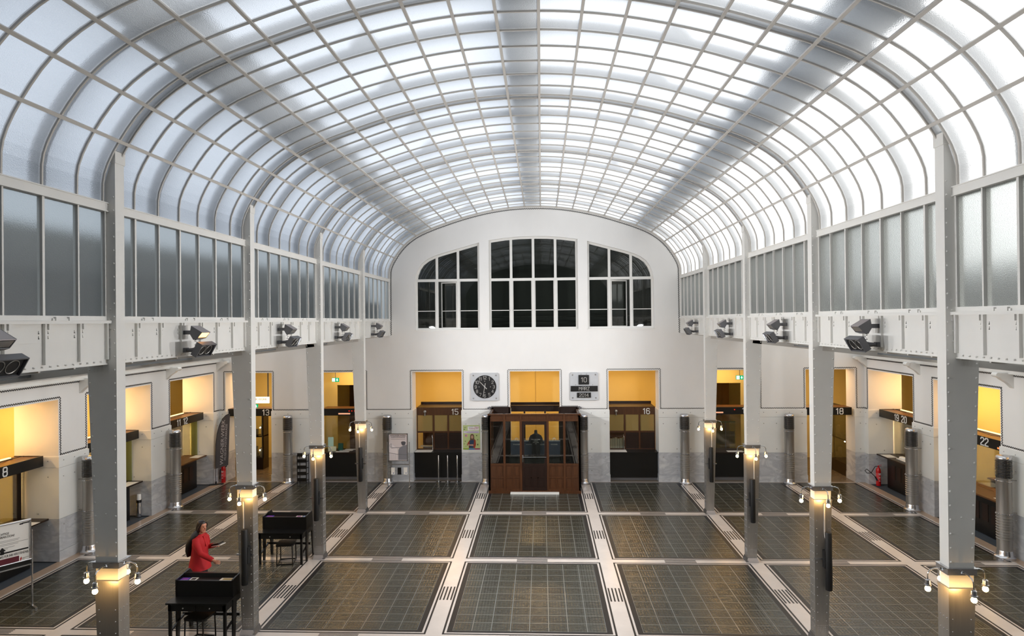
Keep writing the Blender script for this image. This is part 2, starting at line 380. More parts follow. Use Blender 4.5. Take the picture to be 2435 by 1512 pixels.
# squared stroke lettering of the hall's number boards and clock
G = {'0': [[(0, 1), (1, 0), (3, 0), (4, 1), (4, 6), (3, 7), (1, 7), (0, 6), (0, 1)]],
     '1': [[(0.6, 5.6), (2.2, 7), (2.2, 0)]], '2': [[(0, 5.5), (0, 6), (1, 7), (3, 7), (4, 6), (4, 4.6), (0, 1.2), (0, 0), (4, 0)]],
     '3': [[(0, 6), (1, 7), (3, 7), (4, 6), (4, 4.4), (3.2, 3.6), (1.5, 3.6)], [(3.2, 3.6), (4, 2.8), (4, 1), (3, 0), (1, 0), (0, 1)]],
     '4': [[(3, 0), (3, 7), (0, 3), (0, 2), (4.2, 2)]], '5': [[(4, 7), (0, 7), (0, 4), (3, 4), (4, 3), (4, 1), (3, 0), (1, 0), (0, 1)]],
     '6': [[(4, 6), (3, 7), (1, 7), (0, 6), (0, 1), (1, 0), (3, 0), (4, 1), (4, 3), (3, 4), (0, 4)]],
     '7': [[(0, 7), (4, 7), (4, 5.6), (1.2, 0)]], '8': [[(0, 1), (0.8, 0), (3.2, 0), (4, 1), (4, 2.9), (3.4, 3.6), (0.6, 3.6), (0, 2.9), (0, 1)], [(0.6, 3.6), (0.2, 4.3), (0.2, 6.1), (0.9, 7), (3.1, 7), (3.8, 6.1), (3.8, 4.3), (3.4, 3.6)]],
     '9': [[(0, 1), (1, 0), (3, 0), (4, 1), (4, 6), (3, 7), (1, 7), (0, 6), (0, 4), (1, 3), (4, 3)]],
     'M': [[(0, 0), (0, 7), (2.3, 4), (4.6, 7), (4.6, 0)]], 'A': [[(0, 0), (0, 6), (1, 7), (4, 7), (4, 0)], [(0, 3.4), (4, 3.4)]],
     'R': [[(0, 0), (0, 7), (3, 7), (4, 6), (4, 4.6), (3, 3.6), (0, 3.6)], [(2, 3.6), (4, 0)]], 'Z': [[(0, 7), (4, 7), (0, 0.2), (4, 0)]]}
def strokes(txt, h, w=1.0, mb=None, origin=(0, 0, 0), ux=(1, 0, 0), uz=(0, 0, 1), un=(0, -1, 0), gap=1.9, dep=0.006):
    """Centre the word on origin."""
    u = h/7; mb = mb or MB(); ux = Vector(ux); uz = Vector(uz); un = Vector(un)
    wid = [2.6 if c == '1' else (4.6 if c == 'M' else 4) for c in txt]; tot = sum(wid)+gap*(len(txt)-1); x = -tot/2; ns = 0
    for c, cw in zip(txt, wid):
        for path in G[c]:
            P = [Vector(origin)+ux*((x+p[0]-(0 if c != '1' else 0.3))*u)+uz*((p[1]-3.5)*u) for p in path]
            for a, b in zip(P, P[1:]):
                d = (b-a).normalized()*u*w*0.35; ns += 1
                mb.bar(a-d, b+d, u*w, dep+.0004*(ns % 19), un)
        x += cw+gap
    return mb
def sweep(path, w, mb, y0, y1, closed=False):
    """Rectangular moulding along a polyline in the XZ plane; w to the inner (left-hand) side."""
    n = len(path); P = [Vector((p[0], p[1])) for p in path]; off = []
    for i in range(n):
        a = P[(i-1) % n] if (closed or i > 0) else None; b = P[(i+1) % n] if (closed or i < n-1) else None
        d1 = (P[i]-a).normalized() if a is not None else None; d2 = (b-P[i]).normalized() if b is not None else None
        d1 = d1 if d1 is not None else d2; d2 = d2 if d2 is not None else d1
        n1 = Vector((-d1.y, d1.x)); n2 = Vector((-d2.y, d2.x)); m_ = (n1+n2).normalized(); k = w/max(0.35, m_.dot(n1))
        off.append(P[i]+m_*k)
    for i in range(n if closed else n-1):
        j = (i+1) % n
        mb.prism([tuple(P[i]), tuple(P[j]), tuple(off[j]), tuple(off[i])], 'y', y0, y1)
    return mb

# ------------------------------------------------------------ vault profile
ARC0 = [(5.14, 7.165), (5.115, 7.52), (4.92, 7.92), (4.58, 8.36), (4.13, 8.70), (3.59, 8.945), (3.04, 9.135), (2.50, 9.305), (1.95, 9.445), (1.40, 9.555), (0.84, 9.63), (0.28, 9.665)]
def catmull(P, sub):
    out = []
    Q = [(2*P[0][0]-P[1][0], 2*P[0][1]-P[1][1])]+P+[(-0.28, 9.665)]
    for i in range(1, len(Q)-2):
        p0, p1, p2, p3 = Q[i-1], Q[i], Q[i+1], Q[i+2]
        for k in range(sub):
            t = k/sub
            out.append(tuple(0.5*((2*p1[j])+(-p0[j]+p2[j])*t+(2*p0[j]-5*p1[j]+4*p2[j]-p3[j])*t*t+(-p0[j]+3*p1[j]-3*p2[j]+p3[j])*t**3) for j in (0, 1)))
    out.append(P[-1]); return out
HALF = catmull(ARC0, 3)
ARC = HALF+[(-x, z) for x, z in HALF[::-1]]               # from +X springing over to -X
PURL = [(s*x, z) for s in (1, -1) for x, z in ARC0[2:]]
def arc_off(d):
    out = []
    for i, p in enumerate(ARC):
        a = ARC[max(i-1, 0)]; b = ARC[min(i+1, len(ARC)-1)]; t = Vector((b[0]-a[0], b[1]-a[1])).normalized()
        n = Vector((t.y, -t.x))           # outward
        if n.dot(Vector((p[0], p[1]-5))) < 0: n = -n
        out.append((p[0]+n.x*d, p[1]+n.y*d))
    return out
BAYS = [Y0]+[YK[0]-2*S+S*i for i in range(6)]               # start of every bay (the first one is cut by the rear wall)
def bend(y): return min((y+S) if y > 0 else BAYS[1], YW)
def ribys(y): return [v for v in [(y if y > 0 else BAYS[1]-S)+0.04+S/7*j for j in range(1, 7)] if v > Y0+.1]

def arc_strip(mb, y0, y1, din, dout, pts=None):
    A = pts or arc_off(din); B = arc_off(dout)
    for i in range(len(A)-1): mb.prism([A[i], A[i+1], B[i+1], B[i]], 'y', y0, y1)
    return mb

# ============================================================ THE SETTING
# ---- vault -------------------------------------------------
def build_vault():
    root = struct('ceiling')
    for y in BAYS[:7]:
        mb = MB(); A = arc_off(0.0)
        y1 = bend(y)
        for i in range(len(A)-1): mb.quad((A[i][0], y, A[i][1]), (A[i+1][0], y, A[i+1][1]), (A[i+1][0], y1, A[i+1][1]), (A[i][0], y1, A[i][1]))
        mb.build('roof_glass', ROOFG, root, smooth=60)
    base_rib = None; pts_in, pts_out = arc_off(-0.022), arc_off(0.02)
    def rib(y, w):
        mb = MB()
        for i in range(len(ARC)-1): mb.prism([pts_in[i], pts_in[i+1], pts_out[i+1], pts_out[i]], 'y', y-w/2, y+w/2)
        return mb.build('rib', RIB_M, root)
    r0 = rib(0.0, 0.021); r0.location = (0, 0, 0)
    first = True
    for i, y in enumerate(BAYS[:7]):
        for yy in ribys(y):
            o = r0 if first else r0.copy()
            if not first: COL.objects.link(o)
            o.parent = root; o.location = (0, yy, 0); first = False
    for y in BAYS[1:7]:
        for d in (-0.085, 0.085):
            o = r0.copy(); COL.objects.link(o); o.parent = root; o.location = (0, y+0.04+d, 0)
    for x, z in PURL:
        j = min(range(len(ARC)), key=lambda k: (ARC[k][0]-x)**2+(ARC[k][1]-z)**2)
        a = ARC[max(j-1, 0)]; b = ARC[min(j+1, len(ARC)-1)]; t = Vector((b[0]-a[0], 0, b[1]-a[1])).normalized(); n = Vector((t.z, 0, -t.x))
        if n.z < 0 and abs(n.z) > .1: n = -n
        if x*n.x < 0 and abs(n.x) > .3: n = -n
        c = Vector((x, (Y0+YW)/2, z))-n*0.012
        MB().obox(c, t*0.02, (0, (YW-Y0)/2, 0), n*0.022).build('glazing_purlin', RIB_M, root)
build_vault()

def build_outer_roof():
    """Steelwork standing over the glass: rafters, ridge walkway, side gangways, parapets. Seen only as soft shade through the panes."""
    root = struct('trim_1')
    for y in BAYS[1:7]:
        for j, dd, w in ((0, 0.10, 0.20), (2, 0.08, 0.10), (5, 0.08, 0.10)):
            yy = y+0.04+S/7*j+0.10
            arc_strip(MB(), yy-w/2, yy+w/2, dd, dd+0.16).build('outer_rafter', EXTD, root)
            if j:
                for s in (1, -1):
                    i = min(range(len(ARC)), key=lambda k: abs(ARC[k][0]-s*2.2)+abs(ARC[k][1]-9.4)); p = arc_off(0.25)[i]
                    MB().prism([(p[0]-0.22, p[1]), (p[0]+0.22, p[1]), (p[0]+0.03, p[1]+0.3), (p[0]-0.03, p[1]+0.3)], 'y', yy-0.04, yy+0.04).build('walkway_support', EXTD, root)
    MB().box(-0.27, 0.27, Y0, YW+0.5, 10.08, 10.12).build('ridge_walkway', GRATE, root)
    for s in (1, -1):
        MB().obox((s*4.10, (Y0+YW)/2, 9.32), (0.33, 0, -s*0.22), (0, (YW-Y0)/2+0.5, 0), (0.02*s, 0, 0.02)).build('gangway', GRATE, root)
        MB().box(s*6.1, s*6.2, Y0, YW+0.5, 5.0, 6.35 if s < 0 else 6.15).build('parapet', EXTW, root)
        MB().box(s*6.9, s*7.1, Y0, YW+0.5, 5.0, 7.0 if s < 0 else 6.5).build('outer_wall', EXTW, root)
build_outer_roof()

# ---- clerestory windows and girders ------------------------
def clerestory():
    n = 1
    for s in (1, -1):
        for bi, y in enumerate(BAYS[:7]):
            y1 = bend(y); a, b = (y+0.09, y1-0.0); x = s*GX
            root = struct('window_%d' % n, (x, (a+b)/2, 5.74)); n += 1
            fr = MB(); fr.box(x-.035, x+.035, a, b, 5.69, 5.755).box(x-.03, x+.03, a, a+.035, 5.755, 7.05).box(x-.03, x+.03, b-.035, b, 5.755, 7.05)
            fr.build('sill_frame', STEEL_W, root)
            MB().quad((x, a, 5.74), (x, b, 5.74), (x, b, 7.06), (x, a, 7.06)).build('pane', SIDEG, root)
            for k, yy in enumerate(ribys(y)):
                if yy < b-0.05:
                    w = 0.022 if k % 2 else 0.034
                    MB().box(x-.04, x+.03, yy-w/2, yy+w/2, 5.755, 7.05).build('mullion', STEEL_W, root)
            for k in (1, 3, 5):
                if len(ribys(y)) < 6: continue
                yy = ribys(y)[k]-S/14
                h = MB(); h.box(x-s*.05, x-s*.036, yy-.16, yy+.16, 5.70, 5.725)
                for d in (-.1, .1): h.box(x-s*.062, x-s*.036, yy+d-.03, yy+d+.03, 5.70, 5.74)
                h.build('hinge', STEEL_W, root)
            root['kind'] = 'structure'
            t = MB(); t.box(x-s*.05, x+s*.06, y, y1, 7.05, 7.165); t.box(x-s*.062, x-s*.05, y, y1, 7.05, 7.062); t.box(x-s*.062, x-s*.05, y, y1, 7.153, 7.165)
            t.build('transom', STEEL_W, root)
clerestory()

def girders():
    n = 2
    for s in (1, -1):
        for y in BAYS[:7]:
            y1 = bend(y); a, b = y+0.17, y1; xi = s*(GX-0.02)
            root = struct('trim_%d' % n, (s*GX, (a+b)/2, 5.156)); n += 1
            w = MB(); w.box(xi, xi+s*.03, a, b, 5.156, 5.69); w.box(xi-s*.07, xi+s*.2, a, b, 5.665, 5.70); w.box(xi-s*.004, xi, a, b, 5.46, 5.465)
            w.box(xi-s*.012, xi+s*.20, a, b, 5.156, 5.168)
            w.build('web_plate', STEEL_W, root, smooth=30)
            for yy in [a+.02]+ribys(y)+[b-.02]:
                if yy > b: continue
                m = MB(); m.box(xi-s*.035, xi, yy-.016, yy+.016, 5.22, 5.665); m.box(xi-s*.055, xi, yy+.016, yy+.05, 5.60, 5.665); m.box(xi-s*.03, xi, yy+.016, yy+.03, 5.24, 5.34)
                m.build('stiffener', STEEL_W, root)
            r = MB(); k = int((b-a)/0.115)
            for i in range(k): r.stud((xi-s*.012, a+.06+i*.115, 5.195), (-s, 0, 0), .012, .009)
            for yy in ribys(y):
                for d in (-.06, .07):
                    for z in (5.50, 5.555): r.box(xi-s*.012, xi, yy+d-.01, yy+d+.01, z, z+.012); r.box(xi-s*.008, xi, yy+d-.01, yy+d-.004, z, z+.035)
            r.build('rivets', STEEL_W, root)
girders()

# ---- walls --------------------------------------------------
END_WIN = {
    'left': [(-4.19, 5.335), (-1.895, 5.335), (-1.895, 8.41), (-3.22, 8.045), (-3.5, 7.955), (-3.74, 7.84), (-3.93, 7.70), (-4.06, 7.52), (-4.15, 7.30), (-4.19, 7.05)],
    'mid': [(-1.56, 5.335), (1.56, 5.335), (1.56, 8.48), (1.0, 8.555), (0.5, 8.595), (0, 8.605), (-0.5, 8.595), (-1.0, 8.555), (-1.56, 8.48)]}
END_WIN['right'] = [(-x, z) for x, z in END_WIN['left'][::-1]]

def walls():
    out = [(-WX, 0)]
    for a, b in END_OPEN: out += [(a, 0), (a, ZO), (b, ZO), (b, 0)]
    out += [(WX, 0), (WX, 5.3), (5.35, 5.3)]+[(x*1.03, z+0.12) for x, z in ARC if True]+[(-5.35, 5.3), (-WX, 5.3)]
    sh = fill_solid(out, [END_WIN['left'], END_WIN['mid'], END_WIN['right']], ET)
    wb = struct('wall_back', (0, YW, 0))
    place(sh, (0, YW+ET, 0), (1, 0, 0), (0, 0, 1), (0, -1, 0)).build('plaster', PLASTER, wb)
    # cladding of each pier
    def clad(x0, x1, y0, y1, root, e):
        """e=(ex0,ex1,ey0,ey1): which sides stand proud"""
        t = .018
        def bx(z0, z1, m, nm, t=t):
            MB().box(x0-t*e[0], x1+t*e[1], y0-t*e[2], y1+t*e[3], z0, z1).build(nm, m, root)
        bx(0.0, .243, MARBLE_G, 'plinth', .030); bx(.247, 1.012, MARBLE_G, 'grey_dado'); bx(1.016, 2.232, MARBLE_W, 'marble_panel'); bx(2.238, 2.50, MARBLE_W, 'top_band', .022)
        MB().box(x0-t*.2*e[0], x1+t*.2*e[1], y0-t*.2*e[2], y1+t*.2*e[3], .24, 2.49).build('joint', STONE_LINE, root)
    edges = [-WX]+[v for o in END_OPEN for v in o]+[WX]
    studs = MB(); studs.build
    st = MB()
    for i in range(0, len(edges), 2):
        x0, x1 = edges[i], edges[i+1]; clad(x0, x1, YW, YW+ET, wb, (1, 1, 1, 0))
        w = x1-x0; xs = [x0+w/2] if w < .5 else [x0+.14, x0+w*.33+.05, x1-w*.33-.05, x1-.14]
        for z, sel in ((2.40, (0, 1, 2, 3)), (2.02, (0, 1, 2, 3)), (1.14, (1, 2)), (.86, (0, 1, 2, 3)), (.40, (1, 2))):
            for k, x in enumerate(xs):
                if k in sel or len(xs) == 1: st.stud((x, YW-.02, z), (0, -1, 0), .017, .016)
    st.build('wall_bolts', ALU, wb)['kind'] = 'stuff'
    # side walls
    for s, ops, nm in ((-1, LEFT_OPEN, 'wall_left'), (1, RIGHT_OPEN, 'wall_right')):
        w = struct(nm, (s*WX, (Y0+YW)/2, 0)); m = MB(); x0, x1 = s*WX, s*(WX+WT)
        ed = [Y0]+[v for o in ops for v in o]+[YW+.02]
        for i in range(0, len(ed), 2): m.box(x0, x1, ed[i], ed[i+1], 0, ZO)
        m.box(x0, x1, Y0, YW+.02, ZO, 5.0)
        m.build('plaster', PLASTER, w)
        st = MB()
        for i in range(0, len(ed), 2):
            a, b = ed[i], ed[i+1]; lo, hi = min(x0, x1), max(x0, x1)
            clad(lo, hi, a, b, w, ((1, 0) if s > 0 else (0, 1))+(1 if i else 0, 1 if i < len(ed)-2 else 0))
            if b < 8: continue
            ys = [a+.13, (a+b)/2, b-.13] if b-a > .5 else [(a+b)/2]
            for z in (2.40, 2.02, .86): 
                for yy in ys: st.stud((x0-s*.02, yy, z), (-s, 0, 0), .017, .016)
            for z in (1.14, .40): st.stud((x0-s*.02, (a+b)/2+.12, z), (-s, 0, 0), .017, .016)
            for yy, d in ((a-.02, -1), (b+.02, 1)):
                if (d < 0 and i) or (d > 0 and i < len(ed)-2):
                    for z in (2.40, 2.02, .86): st.stud((x0+s*.25, yy, z), (0, d, 0), .017, .016); st.stud((x0+s*.85, yy, z), (0, d, 0), .017, .016)
                    st.stud((x0+s*.5, yy, 1.14), (0, d, 0), .017, .016)
        st.build('wall_bolts', ALU, w)['kind'] = 'stuff'
    f = struct('wall_front', (0, Y0, 0)); MB().box(-WX-WT, WX+WT, Y0-.3, Y0, 0, 9.9).build('plaster', EXTW, f)
walls()

def zigzag(path, un, width=.012, amp=.018, per=.060):
    """Rope-like zigzag line set along a 3-D polyline on a wall with normal un."""
    mb = MB(); un = Vector(un)
    P = [Vector(p) for p in path]; odd = False
    for a, b in zip(P, P[1:]):
        L = (b-a).length; n = max(1, round(L/per)); t = (b-a)/n; s_ = un.cross(t.normalized())*amp; pts = []
        for i in range(n): pts += [a+t*i-s_, a+t*(i+.5)+s_]
        pts.append(b-s_)
        for p, q in zip(pts, pts[1:]):
            mid = (p+q)/2; odd = not odd; mb.bar(mid+(p-mid)*1.02, mid+(q-mid)*1.02, width, .012 if odd else .0128, un)
    return mb
TRIMC = mat('dark_rope_moulding', '#454340', 0.5)
def trims():
    e = .055; y = YW-.006; path = [(-WX+.01, y, 2.545)]
    for i, (a, b) in enumerate(END_OPEN):
        zz = 2.545
        if i == 3: path += [(-1.52, y, zz), (-1.52, y, 2.64)]; zz = 2.64
        path += [(a-e, y, zz), (a-e, y, ZO+e), (b+e, y, ZO+e), (b+e, y, zz)]
        if i == 3: path += [(1.52, y, 2.64), (1.52, y, 2.545)]
    path.append((WX-.01, y, 2.545))
    zigzag(path, (0, -1, 0)).build('trim_16', TRIMC)['kind'] = 'structure'
    A = arc_off(-.10); arcp = [(5.05, y, 5.17)]+[(x, y, z) for x, z in A if abs(x) < 5.06 or z > 7.2]+[(-5.05, y, 5.17)]
    zigzag(arcp, (0, -1, 0), .018, .016, .07).build('trim_17', TRIMC)['kind'] = 'structure'
    sweep([(x, z) for x, _, z in [(p[0], 0, p[1]) for p in arc_off(0.0)]], .05, MB(), YW-.03, YW).build('trim_18', RIB_M)['kind'] = 'structure'
    for s, ops, k in ((-1, LEFT_OPEN, 19), (1, RIGHT_OPEN, 20)):
        x = s*(WX-.006); path = [(x, Y0, 2.545)]
        for a, b in ops: path += [(x, a-e, 2.545), (x, a-e, ZO+e), (x, b+e, ZO+e), (x, b+e, 2.545)]
        path.append((x, YW-.02, 2.545)); mb = zigzag(path, (-s, 0, 0))
        m2 = zigzag([(x, Y0, 4.235), (x, YW-.02, 4.235)], (-s, 0, 0)); mb.add(m2.v, m2.f)
        mb.build('trim_%d' % k, TRIMC)['kind'] = 'structure'
trims()

def aisle_roofs():
    for s, nm in ((-1, 21), (1, 22)):
        r = struct('trim_%d' % nm, (s*8.2, (Y0+YW)/2, 4.3)); zb = 4.46
        a = (s*(GX+.03), 5.17); b = (s*WX, zb)
        MB().quad((a[0], Y0, a[1]), (b[0], Y0, b[1]), (b[0], YW, b[1]), (a[0], YW, a[1])).build('roof_glass', AISLEG, r)
        d = Vector((b[0]-a[0], 0, b[1]-a[1])); mid = (Vector((a[0], 0, a[1]))+Vector((b[0], 0, b[1])))/2
        for y in BAYS[1:7]:
            for j in range(7):
                yy = y+.04+S/7*j; h = .035 if j else .10
                mb = MB(); mb.bar((a[0], yy, a[1]-h/2), (b[0], yy, b[1]-h/2), .03 if j else .08, h); mb.build('glazing_bar', RIB_M, r)
        for t in (.25, .5, .75):
            p = Vector((a[0], 0, a[1]))+d*t; MB().box(p.x-.03, p.x+.03, Y0, YW, p.z-.05, p.z).build('purlin', RIB_M, r)
        bm = MB(); bm.box(s*(WX-.10), s*WX, Y0, YW, 4.30, 4.43); bm.box(s*(WX-.16), s*WX, Y0, YW, 4.41, 4.44); bm.box(s*(WX-.14), s*WX, Y0, YW, 4.28, 4.30)
        bm.build('wall_beam', STEEL_W, r)
        for y in (8.0, 11.85, 15.55, 19.25, 22.3):
            c = MB(); c.prism([(0, 0), (.34, 0), (.36, -.05), (.28, -.14), (.12, -.24), (0, -.36)], 'y', y-.07, y+.07)
            c.v = [(s*(WX-v[0]), v[1], 4.30+v[2]) for v in c.v]
            c.lathe([(.03, -.09), (.055, -.09), (.055, .09), (.03, .09)], (s*(WX-.36), y, 4.26), 12, 'y')
            c.build('corbel', STEEL_W, r, smooth=40)
aisle_roofs()

# ---- floor --------------------------------------------------
XC = [-8.67, -5.17, -1.73, 1.73, 5.17, 8.67]; YS = [YK[0]-S*2, YK[0]-S]+YK
def floor():
    fl = struct('floor')
    MB().box(-11.05, 11.05, Y0, YW, -.15, 0).build('stone_slab', CREAM, fl)
    MB().box(-15.5, 15.5, YW, 28.5, -.15, -.001).build('corridor_floor', mat('brown_corridor_floor', '#6f6355', 0.25, noise=(3, .08, 3)), fl)
    for s in (-1, 1):
        MB().box(s*11.05, s*11.32, Y0, YW, -.15, .0).build('kerb', KERB, fl)
        MB().box(s*11.32, s*15.5, Y0, YW, -.15, -.02).build('recess_floor', CARPET, fl)
    ink = MB(); bars = MB(); T = .0025
    def ring(x0, x1, y0, y1, w):
        for a in ((x0, x1, y0, y0+w), (x0, x1, y1-w, y1), (x0, x0+w, y0+w, y1-w), (x1-w, x1, y0+w, y1-w)): ink.box(a[0], a[1], a[2], a[3], 0, T)
    xs = [(-11.0-.15, XC[0])]+list(zip(XC, XC[1:]))+[(XC[-1], 11.0+.15)]
    ys = [(Y0, YS[0])]+list(zip(YS, YS[1:]))+[(YS[-1], 22.42)]
    for xi, (xa, xb) in enumerate(xs):
        ex0, ex1 = (.15 if xi else .17), (.15 if xi < 6 else .17)
        for yi, (ya, yb) in enumerate(ys):
            last = yi == len(ys)-1
            x0, x1, y0, y1 = xa+ex0, xb-ex1, ya+.10, yb-(.10 if not last else .06)
            ring(x0, x1, y0, y1, .035)
            g = .075; wx = .10; wy = .065
            a0, a1, b0, b1 = x0+g, x1-g, y0+.075, y1-.075
            for q in ((a0, a1, b0, b0+wy), (a0, a1, b1-wy, b1), (a0, a0+wx, b0+wy, b1-wy), (a1-wx, a1, b0+wy, b1-wy)): ink.box(q[0], q[1], q[2], q[3], 0, T)
            c0, c1, d0, d1 = a0+wx, a1-wx, b0+wy, b1-wy
            me = bpy.data.meshes.new('glass_tiles'); me.from_pydata([(c0, d0, T), (c1, d0, T), (c1, d1, T), (c0, d1, T)], [], [(0, 1, 2, 3)])
            uv = me.uv_layers.new(name='UVMap'); nx, ny = round((c1-c0)/.355), round((d1-d0)/.317)
            for l, (u, v) in zip(uv.data, ((0, 0), (nx, 0), (nx, ny), (0, ny))): l.uv = (u+xi*20, v+yi*20)
            me.materials.append(TILE); o = bpy.data.objects.new('glass_tiles', me); COL.objects.link(o); o.parent = fl
    for x in XC:
        for ya, yb in ys:
            c = (ya+yb)/2
            for k in range(4): ink.box(x-.125+k*.073, x-.095+k*.073, c-.32, c+.32, 0, T)
    for xa, xb in xs:
        c = (xa+xb)/2
        for y in YS:
            for k in range(4): ink.box(c-.36, c+.36, y-.078+k*.045, y-.058+k*.045, 0, T)
    ink.build('inlay', INLAY, fl)
floor()

# ---- end wall windows, with the dark room behind ------------
def end_windows():
    yf = YW+.13
    specs = [('window_15', 'left', [-3.42, -2.665]), ('window_16', 'mid', [-.78, 0.0, .78]), ('window_17', 'right', [2.665, 3.42])]
    for nm, key, mull in specs:
        P = END_WIN[key]; r = struct(nm, (sum(p[0] for p in P)/len(P), yf, 5.335))
        sweep(P, .075, MB(), yf, yf+.07, closed=True).build('frame', STEEL_W, r)
        xs = [min(p[0] for p in P)]+mull+[max(p[0] for p in P)]
        def top(x):
            best = 5.4
            for a, b in zip(P, P[1:]+P[:1]):
                lo, hi = min(a[0], b[0]), max(a[0], b[0])
                if lo <= x <= hi and hi-lo > 1e-6: best = max(best, a[1]+(b[1]-a[1])*(x-a[0])/(b[0]-a[0]))
            return best
        for x in mull: MB().box(x-.045, x+.045, yf+.005, yf+.065, 5.35, top(x)-.03).build('mullion', STEEL_W, r)
        MB().box(xs[0]+.03, xs[-1]-.03, yf-.01, yf+.07, 7.05, 7.145).build('transom', STEEL_W, r)
        op = {'left': 1, 'right': 1}.get(key, -1)
        for i, (a, b) in enumerate(zip(xs, xs[1:])):
            x0, x1 = a+.05, b-.05
            if i == op:
                hx, ang, d = (x1, radians(22), -1) if key == 'left' else (x0, radians(-22), 1)
                W = (x1-x0)*.98
                def T_(u, y, z): return (hx+d*u*cos(ang)-0, yf+.03+abs(sin(ang))*u+y, z)
                c = MB()
                def bb(u0, u1, z0, z1, m=c, t=.02):
                    vs = [T_(u, y, z) for z in (z0, z1) for y in (-t, t) for u in (u0, u1)]
                    m.add(vs, [(0, 2, 3, 1), (4, 5, 7, 6), (0, 1, 5, 4), (1, 3, 7, 5), (3, 2, 6, 7), (2, 0, 4, 6)])
                bb(0, .04, 5.39, 7.04); bb(W-.04, W, 5.39, 7.04); bb(.04, W-.04, 5.39, 5.43); bb(.04, W-.04, 7.0, 7.04); bb(.04, W-.04, 6.0, 6.025)
                cs = c.build('open_casement', STEEL_W, r, label='casement standing ajar')
                g = MB(); bb(.04, W-.04, 5.43, 7.0, g, .003); g.build('pane', GLASS_D, cs)
            else:
                f = MB(); f.box(x0, x0+.022, yf+.01, yf+.05, 5.39, 7.05).box(x1-.022, x1, yf+.01, yf+.05, 5.39, 7.05).box(x0, x1, yf+.01, yf+.05, 6.0, 6.025).box(x0, x1, yf+.01, yf+.05, 5.38, 5.41)
                f.build('sash', STEEL_W, r)
                MB().box(x0+.02, x1-.02, yf+.028, yf+.032, 5.40, 7.05).build('pane', GLASS_D, r)
            vs = fill_solid([(x0, 7.12), (x1, 7.12)]+[(x1+(x0-x1)*k/6, top(x1+(x0-x1)*k/6)-.04) for k in range(7)], [], .004)
            place(vs, (0, yf+.032, 0), (1, 0, 0), (0, 0, 1), (0, -1, 0)).build('pane', GLASS_D, r)
        MB().box(xs[0]-.02, xs[-1]+.02, YW-.03, yf, 5.30, 5.345).build('sill', STEEL_W, r)
    rm = struct('wall_upper_room', (0, YW+ET, 4.6)); m = MB(); ya, yb = YW+ET-.01, YW+2.6
    m.box(-5.2, 5.2, yb, yb+.1, 4.8, 9.4).box(-5.2, 5.2, ya, yb, 4.7, 4.8).box(-5.2, 5.2, ya, yb, 9.3, 9.4).box(-5.3, -5.2, ya, yb, 4.7, 9.4).box(5.2, 5.3, ya, yb, 4.7, 9.4)
    m.build('room_shell', ROOMD, rm)
    for z in (5.56, 5.78): MB().tube([(-5.15, YW+1.2, z), (5.15, YW+1.2, z)], .022, 8).build('pipe', ALU, rm)
end_windows()

# ---- rooms behind the counters ------------------------------
def back_rooms():
    r = struct('wall_corridor', (0, 26, 0)); m = MB()
    m.box(-15.5, 15.5, 26.4, 26.6, 0, 4.3).box(-15.6, -15.5, Y0, 26.6, 0, 4.3).box(15.5, 15.6, Y0, 26.6, 0, 4.3)
    m.build('ochre_wall', OCHRE, r)
    MB().box(-15.6, 15.6, YW+ET-.01, 26.6, 4.02, 4.12).build('plaster_ceiling', PLASTER, r)
    for s in (-1, 1): MB().box(s*(WX+WT-.01), s*15.6, Y0, YW+ET, 4.02, 4.12).build('plaster_ceiling', PLASTER, r)
    j = MB()
    for x in (-1.75, 1.75, -5.15, 5.15, -8.55, 8.55): j.box(x-.08, x+.08, YW+ET, 26.4, 0, 4.02)
    j.build('partition', OCHRE, r)
    for s in (-1, 1):
        q = MB()
        for y in (8.0, 11.6, 15.28, 18.9): q.box(s*(WX+WT), s*15.5, y-.08, y+.08, 0, 4.02)
        q.build('partition', OCHRE, r)
        w = MB(); w.box(s*13.6, s*13.65, Y0, YW, 0, 4.02); w.build('ochre_wall', OCHRE, r)
        g = MB()
        for z in (2.95, 3.25): g.box(s*13.585, s*13.6, Y0, YW, z, z+.012)
        for y in (9.4, 10.4, 13.0, 14.0, 16.7, 17.7, 20.3, 21.1): g.box(s*13.585, s*13.6, y-.006, y+.006, 0, 4.0)
        g.build('panel_joint', WOOD_B, r)
    MB().box(-.003, .003, 26.385, 26.4, 0, 4).build('panel_joint', WOOD_B, r)
back_rooms()

def room_lamps():
    n = 0
    def lamp(x, y, z, wx, wy, e, col=(1.0, .60, .26)):
        t = thing('ceiling_light', 'flat warm ceiling light behind the wall head, one of a row over the counters', 'light', (x, y, z), 'warm ceiling lights over the counter rooms')
        MB().box(x-wx/2-.03, x+wx/2+.03, y-wy/2-.03, y+wy/2+.03, z, z+.05).build('housing', STEEL_W, t)
        MB().box(x-wx/2, x+wx/2, y-wy/2, y+wy/2, z-.004, z).build('diffuser', TUBE, t)
        ld = bpy.data.lights.new('lamp_light', 'AREA'); ld.shape = 'RECTANGLE'; ld.size = wx; ld.size_y = wy; ld.energy = e; ld.color = col
        lo = bpy.data.objects.new('lamp_light', ld); COL.objects.link(lo); lo.location = (0, 0, -.012); lo.parent = t
    for i, (a, b) in enumerate(END_OPEN):
        lamp((a+b)/2, 23.7 if i in (1, 5) else 24.6, 3.96, 1.2, .3, (26, 14, 30, 33, 30, 14, 22)[i])
        if i in (0, 6): lamp((a+b)/2, 23.4, 3.97, .9, .15, 12)
    for s, ops in ((-1, LEFT_OPEN), (1, RIGHT_OPEN)):
        for a, b in ops[1:]:
            lamp(s*12.85, (a+b)/2, 3.96, .3, 1.7, 30 if s < 0 else 26)
room_lamps()

